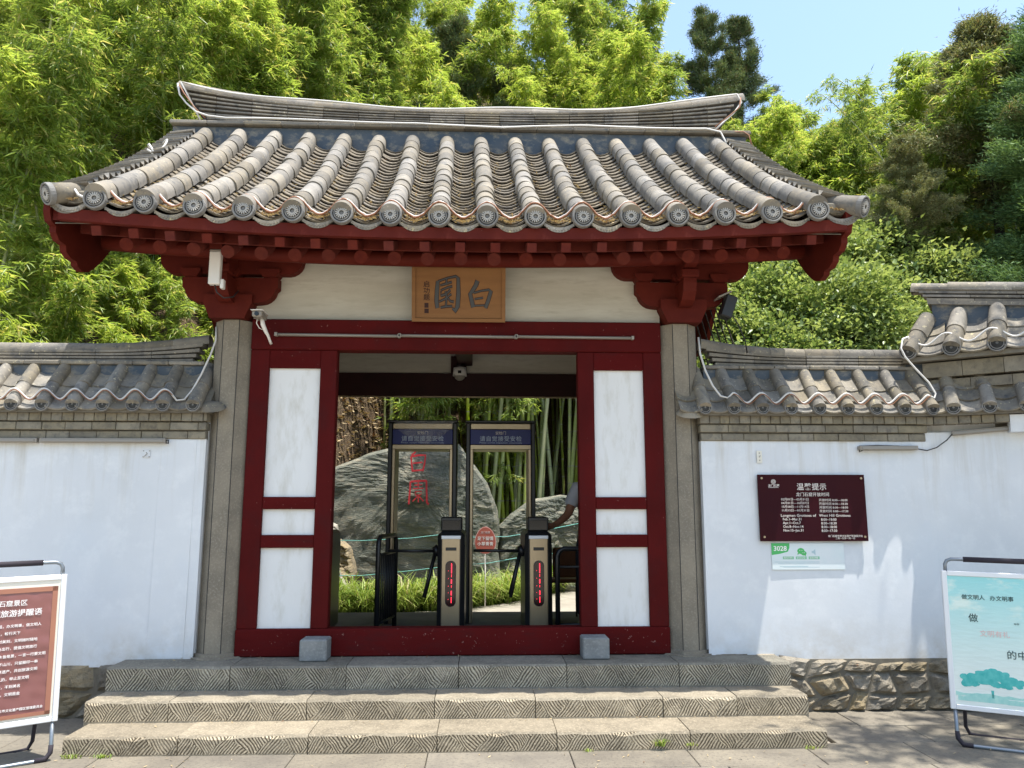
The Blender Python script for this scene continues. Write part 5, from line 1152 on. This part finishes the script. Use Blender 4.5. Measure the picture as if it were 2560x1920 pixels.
def bamboo_meshes(seed,h,nb,per,leafL,start=.22,bend=.22,mt='bamboo',spread=.75):
    r=np.random.default_rng(seed); az=r.uniform(0,2*PI)
    def culm(t): q=t**2.3*bend*h; return np.stack([np.cos(az)*q,np.sin(az)*q,h*t*(1-.10*t**3)],-1)
    tt=np.linspace(0,1,16); cp=culm(tt); rad=.026*(1-.80*tt)+.003
    g=MB(); g.tube([tuple(p) for p in cp],list(rad),6)
    tb=start+(1-start)*r.random(nb)**.9; B0=culm(tb); a=r.uniform(0,2*PI,nb); el=r.uniform(.15,.75,nb); bl=spread*(1.25-.75*tb)*r.uniform(.5,1.2,nb)*(h/6)**.3
    d=np.stack([np.cos(a)*np.cos(el),np.sin(a)*np.cos(el),np.sin(el)],1); B1=B0+d*bl[:,None]-np.array([0,0,1])*(bl*.18)[:,None]
    TV,TF=sticks(B0,B1,.0035); 
    # leaf sprays along outer branch
    i=np.repeat(np.arange(nb),per); n=len(i); f=r.uniform(.25,1.05,n)**.8; base=B0[i]+(B1-B0)[i]*f[:,None]-np.array([0,0,1])*(bl[i]*.16*f*f)[:,None]+r.normal(0,.035,(n,3))
    fan=4; j=np.repeat(np.arange(n),fan); m_=len(j)
    la=np.repeat(a[i]+r.normal(0,1.0,n),fan)+r.normal(0,.75,m_); le=r.normal(-.45,.42,m_); D=np.stack([np.cos(la)*np.cos(le),np.sin(la)*np.cos(le),np.sin(le)],1)
    Nn=np.stack([r.normal(0,.45,m_),r.normal(0,.45,m_),np.ones(m_)],1); Ln=leafL*r.uniform(.55,1.2,m_)
    V,F=leaves_geom(base[j]+r.normal(0,.012,(m_,3)),D,Nn,Ln,Ln*r.uniform(.11,.16,m_))
    leaf=nptri('foliage',V,F,M[mt]); c=g.mesh('culm',M['culm']); tw=nptri('twigs',TV,TF,M['culm']); return c,tw,leaf
BV=[bamboo_meshes(100+k,h,int(nb*1.45),12,.165,st,be,mt) for k,(h,nb,st,be,mt) in enumerate(((6.2,120,.20,.20,'bamboo'),(5.4,110,.16,.24,'bamboo2'),(6.8,125,.24,.16,'bamboo'),(4.6,100,.12,.26,'bamboo2'),(5.8,115,.18,.30,'bamboo'),(7.4,130,.22,.20,'bamboo2')))]
HV=[6.2,5.4,6.8,4.6,5.8,7.4]
SH=[bamboo_meshes(140+k,h,90,12,.15,.04,.3,mt,.6) for k,(h,mt) in enumerate(((2.2,'bamboo'),(1.7,'bamboo2'),(2.7,'bamboo')))]
def plant(vset,x,y,z,sc,rot,name='bamboo',label='',cat='bamboo',group=None,tilt=0):
    t=thing(name,label,cat,(x,y,z),(tilt*math.cos(rot),tilt*math.sin(rot),rot),group)
    t.scale=(sc,sc,sc)
    for nm,me in zip(('culm','twigs','foliage'),vset): put(nm,me,t)
    return t
CAMP=Vector((.2,-6.44,1.6))
def elev_limit(x,y):
    b=math.degrees(math.atan2(x-.2,y+6.44)); 
    return float(np.interp(b,[-60,8.0,10.2,11.8,13.6,14.4,18.8,20.5,23,28,33,40],[70,70,41,34.5,31.5,25.0,24.5,27,27.5,27,27,27]))
cnt=0; rb=np.random.default_rng(55)
def try_plant(x,y,vs,hv,scl,lab,grp,minz=None):
    global cnt
    z=tz(x,y); D=math.hypot(x-.2,y+6.44); lim=1.6+D*math.tan(R(elev_limit(x,y))); k=rb.integers(len(vs)); sc=scl*rb.uniform(.85,1.15)
    if x>4.2: sc=min(1.7,max(.5,(lim-z)/(hv[k]*.9)*rb.uniform(.82,1.02)))
    top=z+hv[k]*sc*.9
    if top>lim: 
        if lim-z<1.0: return
        sc*=(lim-z)/(top-z)
        if sc<.45:
            k=rb.integers(len(SH)); vs=SH; sc=min(1.3,(lim-z)/([2.2,1.7,2.7][k]))
    lab2,grp2=(lab,grp) if x>4.2 or 'right' in grp else (('leafy bamboo in the dense grove rising behind the left boundary wall','bamboo grove behind the left wall') if x<-2.6 and y<9 else ('leafy bamboo of the grove high on the slope above the main roof ridge','bamboo grove above the roof ridge'))
    plant(vs[k],x,y,z-.05,sc,rb.uniform(0,2*PI),label=lab2,group=grp2,tilt=rb.uniform(0,.10)); cnt+=1
LB='leafy green bamboo in the dense grove on the slope behind the gate and left wall'; GB='bamboo grove on the slope'
def jit(x0,x1,y0,y1,dx,dy):
    out=[]; y=y0
    while y<y1:
        x=x0
        while x<x1: out.append((x+rb.uniform(-.5,.5)*dx,y+rb.uniform(-.5,.5)*dy)); x+=dx
        y+=dy
    return out
def vis(x,y,m=0): # inside the horizontal field of view
    b=math.degrees(math.atan2(x-.2,y+6.44))-2.3; return abs(b)<36+m
for x,y in jit(-11,-2.6,1.7,8.5,.66,.85):
    if vis(x,y) and not (x>-4.7 and y<4.6): try_plant(x,y,BV,HV,.92,LB,GB)
for x,y in jit(-13,5.5,10.6,17.6,.98,1.08):
    if vis(x,y): try_plant(x,y,BV,HV,1.15,LB,GB)
for x,y in jit(3.2,9.5,8.6,10.5,1.0,1.0):
    if vis(x,y): try_plant(x,y,BV,HV,.85,LB,GB)
BT=[bamboo_meshes(170+k,7.4,190,12,.165,.5,.16,'bamboo') for k in range(2)]
for x,y in jit(-3.2,3.3,8.3,10.8,.72,.72):
    plant(BT[rb.integers(2)],x,y,tz(x,y)-.05,rb.uniform(.9,1.1),rb.uniform(0,6),label='tall bamboo with bare lower culm in the shaded grove behind the gate',group='tall bamboo behind the gate')
for i,(x,y,s_) in enumerate(((-3.0,8.6,.55),(-2.5,9.3,.6),(-3.3,9.8,.7),(-2.2,8.5,.45),(-2.7,10.2,.8))):
    plant(SH[i%3],x,y,tz(x,y)-.05,s_,i*1.3,'young_bamboo','small leafy bamboo shoot on the leaf strewn bank left of the boulder',group='bamboo shoots on the bank')
# arching plants over the boulder
for i,(x,y,s_,ti) in enumerate(((-1.2,8.6,1.05,.34),(.2,8.7,1.0,.34))):
    k=(0,2,4)[i%3]; t=plant(BV[k],x,y,tz(x,y)-.05,s_,0,label='arching bamboo rooted behind the boulder and leaning forward over it',group='arching bamboo over the boulder'); t.rotation_euler=(ti,rb.uniform(-.08,.08),rb.uniform(-.5,.5))
# low shoots filling the foot of the slope behind the left wall
for x,y in jit(-8,-1.9,1.1,4.8,.62,.7):
    if vis(x,y) and (x<-3.5 or (x<-2.5 and y<3.2)): k=rb.integers(3); plant(SH[k],x,y,tz(x,y)-.05,rb.uniform(.7,1.0),rb.uniform(0,6),'young_bamboo','short leafy bamboo shoot low behind the left wall',group='low bamboo behind the left wall')
# bamboo on the right slope (short, bright)
for x,y in jit(4.2,17,9,17,1.25,1.35):
    if vis(x,y): try_plant(x,y,BV,HV,.8,'bright yellow green bamboo on the far slope right of the gate roof','bright bamboo on the right slope')
# culms seen through the opening
def culm_only(x,y,h,lean,r0,rot):
    g=MB(); n=12; pts=[(lean*(i/n)**1.4*h,0,h*i/n) for i in range(n+1)]; g.tube(pts,[r0*(1-.4*i/n) for i in range(n+1)],8)
    return g.mesh('culm',M['culm'])
cm=[culm_only(0,0,7.5,l,r0,0) for l,r0 in ((.02,.04),(.06,.036),(.10,.044),(.15,.034))]
rc=np.random.default_rng(12)
for i in range(70):
    x=rc.uniform(.1,3.0) if i<56 else rc.uniform(-1.5,.3); y=rc.uniform(7.5,8.9); t=thing('tall_bamboo','bare green bamboo culm seen through the gate opening','bamboo',(x,y,tz(x,y)-.1),(0,0,rc.uniform(-.5,.5) if rc.random()<.8 else PI),'bamboo culms through the opening')
    put('culm',cm[rc.integers(4)],t); 
# shrubs made of leaf clumps
def crown(seed,rx_,ry,rz_,ncl,per,leafL,lw,mt,clr=.22,drop=0.0,up=1.0,shell=.55,conical=0):
    r=np.random.default_rng(seed); d=r.normal(0,1,(ncl,3)); d/=np.linalg.norm(d,axis=1,keepdims=True); q=shell+(1-shell)*r.random(ncl); q*=1+.22*np.sin(d[:,0]*5+seed)*np.sin(d[:,1]*4+1)*1.0
    C=d*q[:,None]*[rx_,ry,rz_]
    if conical: f=(C[:,2]+rz_)/(2*rz_); C[:,:2]*=(1.25-1.1*np.clip(f,0,1))[:,None]
    i=np.repeat(np.arange(ncl),per); n=len(i); P=C[i]+r.normal(0,clr,(n,3))*[1,1,.6]; out=(P/np.linalg.norm(P,axis=1,keepdims=True)); D=out+r.normal(0,.7,(n,3)); D[:,2]-=drop
    Nn=r.normal(0,.4,(n,3)); Nn[:,2]+=up; Ln=leafL*r.uniform(.5,1.25,n); V,F=leaves_geom(P,D,Nn,Ln,Ln*lw*r.uniform(.8,1.2,n)); return nptri('crown',V,F,M[mt]),C
def limb_mesh(C,h,r0,seed,zc,nb=14):
    r=random.Random(seed); g=MB(); g.tube([(0,0,0),(.04*h*.3,.02,h*.35),(-.03*h*.3,0,h*.7),(0,0,h)],[r0,r0*.8,r0*.55,r0*.25],8)
    for k in range(nb):
        c=C[r.randrange(len(C))]; z0=h*r.uniform(.35,.9); e=Vector((c[0]*.85,c[1]*.85,c[2]*.85+zc)); s0=Vector((0,0,min(z0,e.z))); m=(s0+e)/2+Vector((0,0,-.08*h*.3)); g.tube([s0,m,e],[r0*.32,r0*.2,r0*.07],5)
    return g.mesh('trunk',M['bark'])
def tree(name,label,cat,x,y,zbase,cr,zc,h,r0,seed,group=None,sc=1,rot=0,nb=14):
    me,C=cr; t=thing(name,label,cat,(x,y,zbase),(0,0,rot),group); t.scale=(sc,)*3; put('trunk',limb_mesh(C,h,r0,seed,zc,nb),t); o=put('crown',me,t); o.location=(0,0,zc); return t
SHR=[crown(200+k,1.2,1.05,1.05,120,130,.09,.55,'broad',.16,.1,1.2,.6) for k in range(3)]
for i,(x,y,s_) in enumerate(((4.6,4.4,.8),(5.7,5.2,.95),(6.9,5.6,1.0),(5.2,6.6,1.15),(6.6,7.2,1.2),(8.1,6.6,1.05),(4.3,7.4,.9),(7.7,8.6,1.35),(9.3,8.2,1.25),(3.7,5.4,.6),(5.9,9.0,1.3),(4.9,5.6,1.1),(6.2,6.2,1.25),(7.3,7.6,1.3),(8.6,7.4,1.3),(5.2,8.0,1.3),(6.4,8.3,1.4),(9.9,9.5,1.4),(7.4,6.3,1.1))):
    tree('shrub','broadleaf shrub with pale lit leaves on the slope between gate roof and upper wall','shrub',x,y,tz(x,y),SHR[i%3],1.55,2.1,.06,i,'broadleaf shrubs behind the right wall',s_,i*1.7)
# feathery bamboo close behind the right end of the gate
for i,(x,y,s_) in enumerate(((3.3,3.2,.42),(3.9,3.6,.5),(3.0,4.0,.5),(4.5,3.4,.40),(3.5,4.8,.62),(4.1,5.6,.6))):
    plant(BV[(1,3)[i%2]],x,y,tz(x,y),s_,i*1.3,label='feathery small bamboo under the right roof corner',group='feathery bamboo right of the gate')
for i in range(7):
    x=2.62+i*.09; tag(part('culm',MB().tube([(x,1.2+.05*i,1.8),(x-.10-.02*i,1.25,2.8),(x-.34-.03*i,1.3,3.9)],[.012,.010,.006],6),M['bark']),'thin dark stem leaning behind the right column','stem',group='dark leaning stems')
# junipers
def conifer(seed,h,rmax,nbr,mt,leafL=.085,tuft=90,droop=.0,bw=.16,top_pow=.8,zlow=.12):
    """trunk with whorled limbs; tufts of short needles along every limb"""
    r=np.random.default_rng(seed); t_=zlow+(1-zlow)*r.random(nbr); a=r.uniform(0,2*PI,nbr); bl=rmax*(1-t_)**top_pow*r.uniform(.55,1.15,nbr)+.18
    A=np.stack([np.zeros(nbr),np.zeros(nbr),t_*h],1); d=np.stack([np.cos(a),np.sin(a),np.full(nbr,.35)-droop],1); B=A+d*bl[:,None]
    V1,F1=sticks(A,B,.022)
    i=np.repeat(np.arange(nbr),tuft); n=len(i); cf=r.uniform(.2,1.1,(nbr,6)); f=cf[i,r.integers(0,6,n)]+r.normal(0,.05,n); P=A[i]+(B-A)[i]*f[:,None]+r.normal(0,bw,(n,3))*[1,1,.8]*(1.15-.5*f)[:,None]; P[:,2]-=droop*f*f*.5
    D=(B-A)[i]/bl[i][:,None]+r.normal(0,.55,(n,3)); D[:,2]+=.25-droop*2.2; Nn=r.normal(0,1,(n,3)); Ln=leafL*r.uniform(.6,1.3,n)
    V,F=leaves_geom(P,D,Nn,Ln,Ln*.20); 
    g=MB(); g.tube([(0,0,0),(.05,.02,h*.4),(-.03,0,h*.75),(0,0,h*.98)],[.035*h/2,.025*h/2,.014*h/2,.01],8)
    return g.mesh('trunk',M['bark']),nptri('limbs',V1,F1,M['bark']),nptri('crown',V,F,M[mt])
def put_conifer(ms,label,x,y,z,sc=1,rot=0,group=None,scl=None,tilt=(0,0)):
    t=thing('juniper_tree',label,'tree',(x,y,z),(tilt[0],tilt[1],rot),group); t.scale=scl or (sc,sc,sc)
    for nm,me in zip(('trunk','limbs','crown'),ms): put(nm,me,t)
    return t
CA=conifer(300,6.2,1.4,84,'cypress',.09,1100,.0,.115,.75,.05); CA2=conifer(307,6.2,1.3,80,'cypress',.09,1100,.0,.115,.7,.05); CB=conifer(301,7.2,3.5,95,'cypress_b',.09,1300,.20,.13,.85,.45); CC=conifer(302,7.2,2.0,150,'cypress_g',.08,1200,.08,.16,.5,.15)
def zat(ov_y,D): return 1.6+D*math.tan(math.atan((829.5-ov_y)/1662)+R(9.2))
put_conifer(CA,'tall dark juniper right of the ridge with an upright twin top, left spire',7.2,15.5,10.9,1.0,.3,'dark junipers right of the ridge')
put_conifer(CA2,'tall dark juniper right of the ridge with an upright twin top, right spire',8.35,15.8,10.9,1.0,2.1,'dark junipers right of the ridge')
put_conifer(CA,'smaller dark juniper low right of the twin topped one, against the sky',9.6,16.5,9.0,.72,4.1)
put_conifer(CA2,'dim juniper spire standing among the bamboo above the ridge centre',.9,13.6,7.4,1.05,.9)
put_conifer(CA,'dim juniper rising among the bamboo at the top edge, left of centre',-.6,13.5,9.0,1.0,2.9)
put_conifer(CB,'olive brown juniper with drooping boughs against the sky at the upper right',10.2,7.4,4.1,1.0,.5)
put_conifer(CB,'small drooping olive juniper bough reaching left over the shrubs',8.1,6.9,4.9,.62,2.2,scl=(.42,.42,.50))
put_conifer(CC,'dense bluish green juniper behind the taller wall at the right edge',10.4,5.5,2.2,1.0,1.2)
put_conifer(CC,'broad blue green juniper beyond the right edge of the taller wall',10.9,6.0,2.4,1.15,2.6)
# wispy bamboo tips above the right junipers
BW=bamboo_meshes(190,6.2,55,7,.16,.45,.22,'bamboo',.9)
for i,(x,y,z,s_,ty) in enumerate(((9.3,7.4,5.3,.86,-.30),(10.0,7.6,5.5,.92,-.32),(10.9,7.6,5.6,.9,-.12))):
    t=plant(BW,x,y,z,s_,0,label='wispy bamboo tip showing pale against the sky at the upper right',group='wispy bamboo at the upper right'); t.rotation_euler=(0,ty,0)
# leafy roadside tree that shades the right wall and paving (stands beside the viewer's right, outside the frame)
cr=crown(400,1.9,1.3,1.3,48,85,.13,.5,'broad',.20,.2,1.2,.3)
tree('shade_tree','broadleaf tree at the right whose crown dapples the right wall and paving','tree',5.95,-2.0,0,cr,8.6,7.9,.12,41)
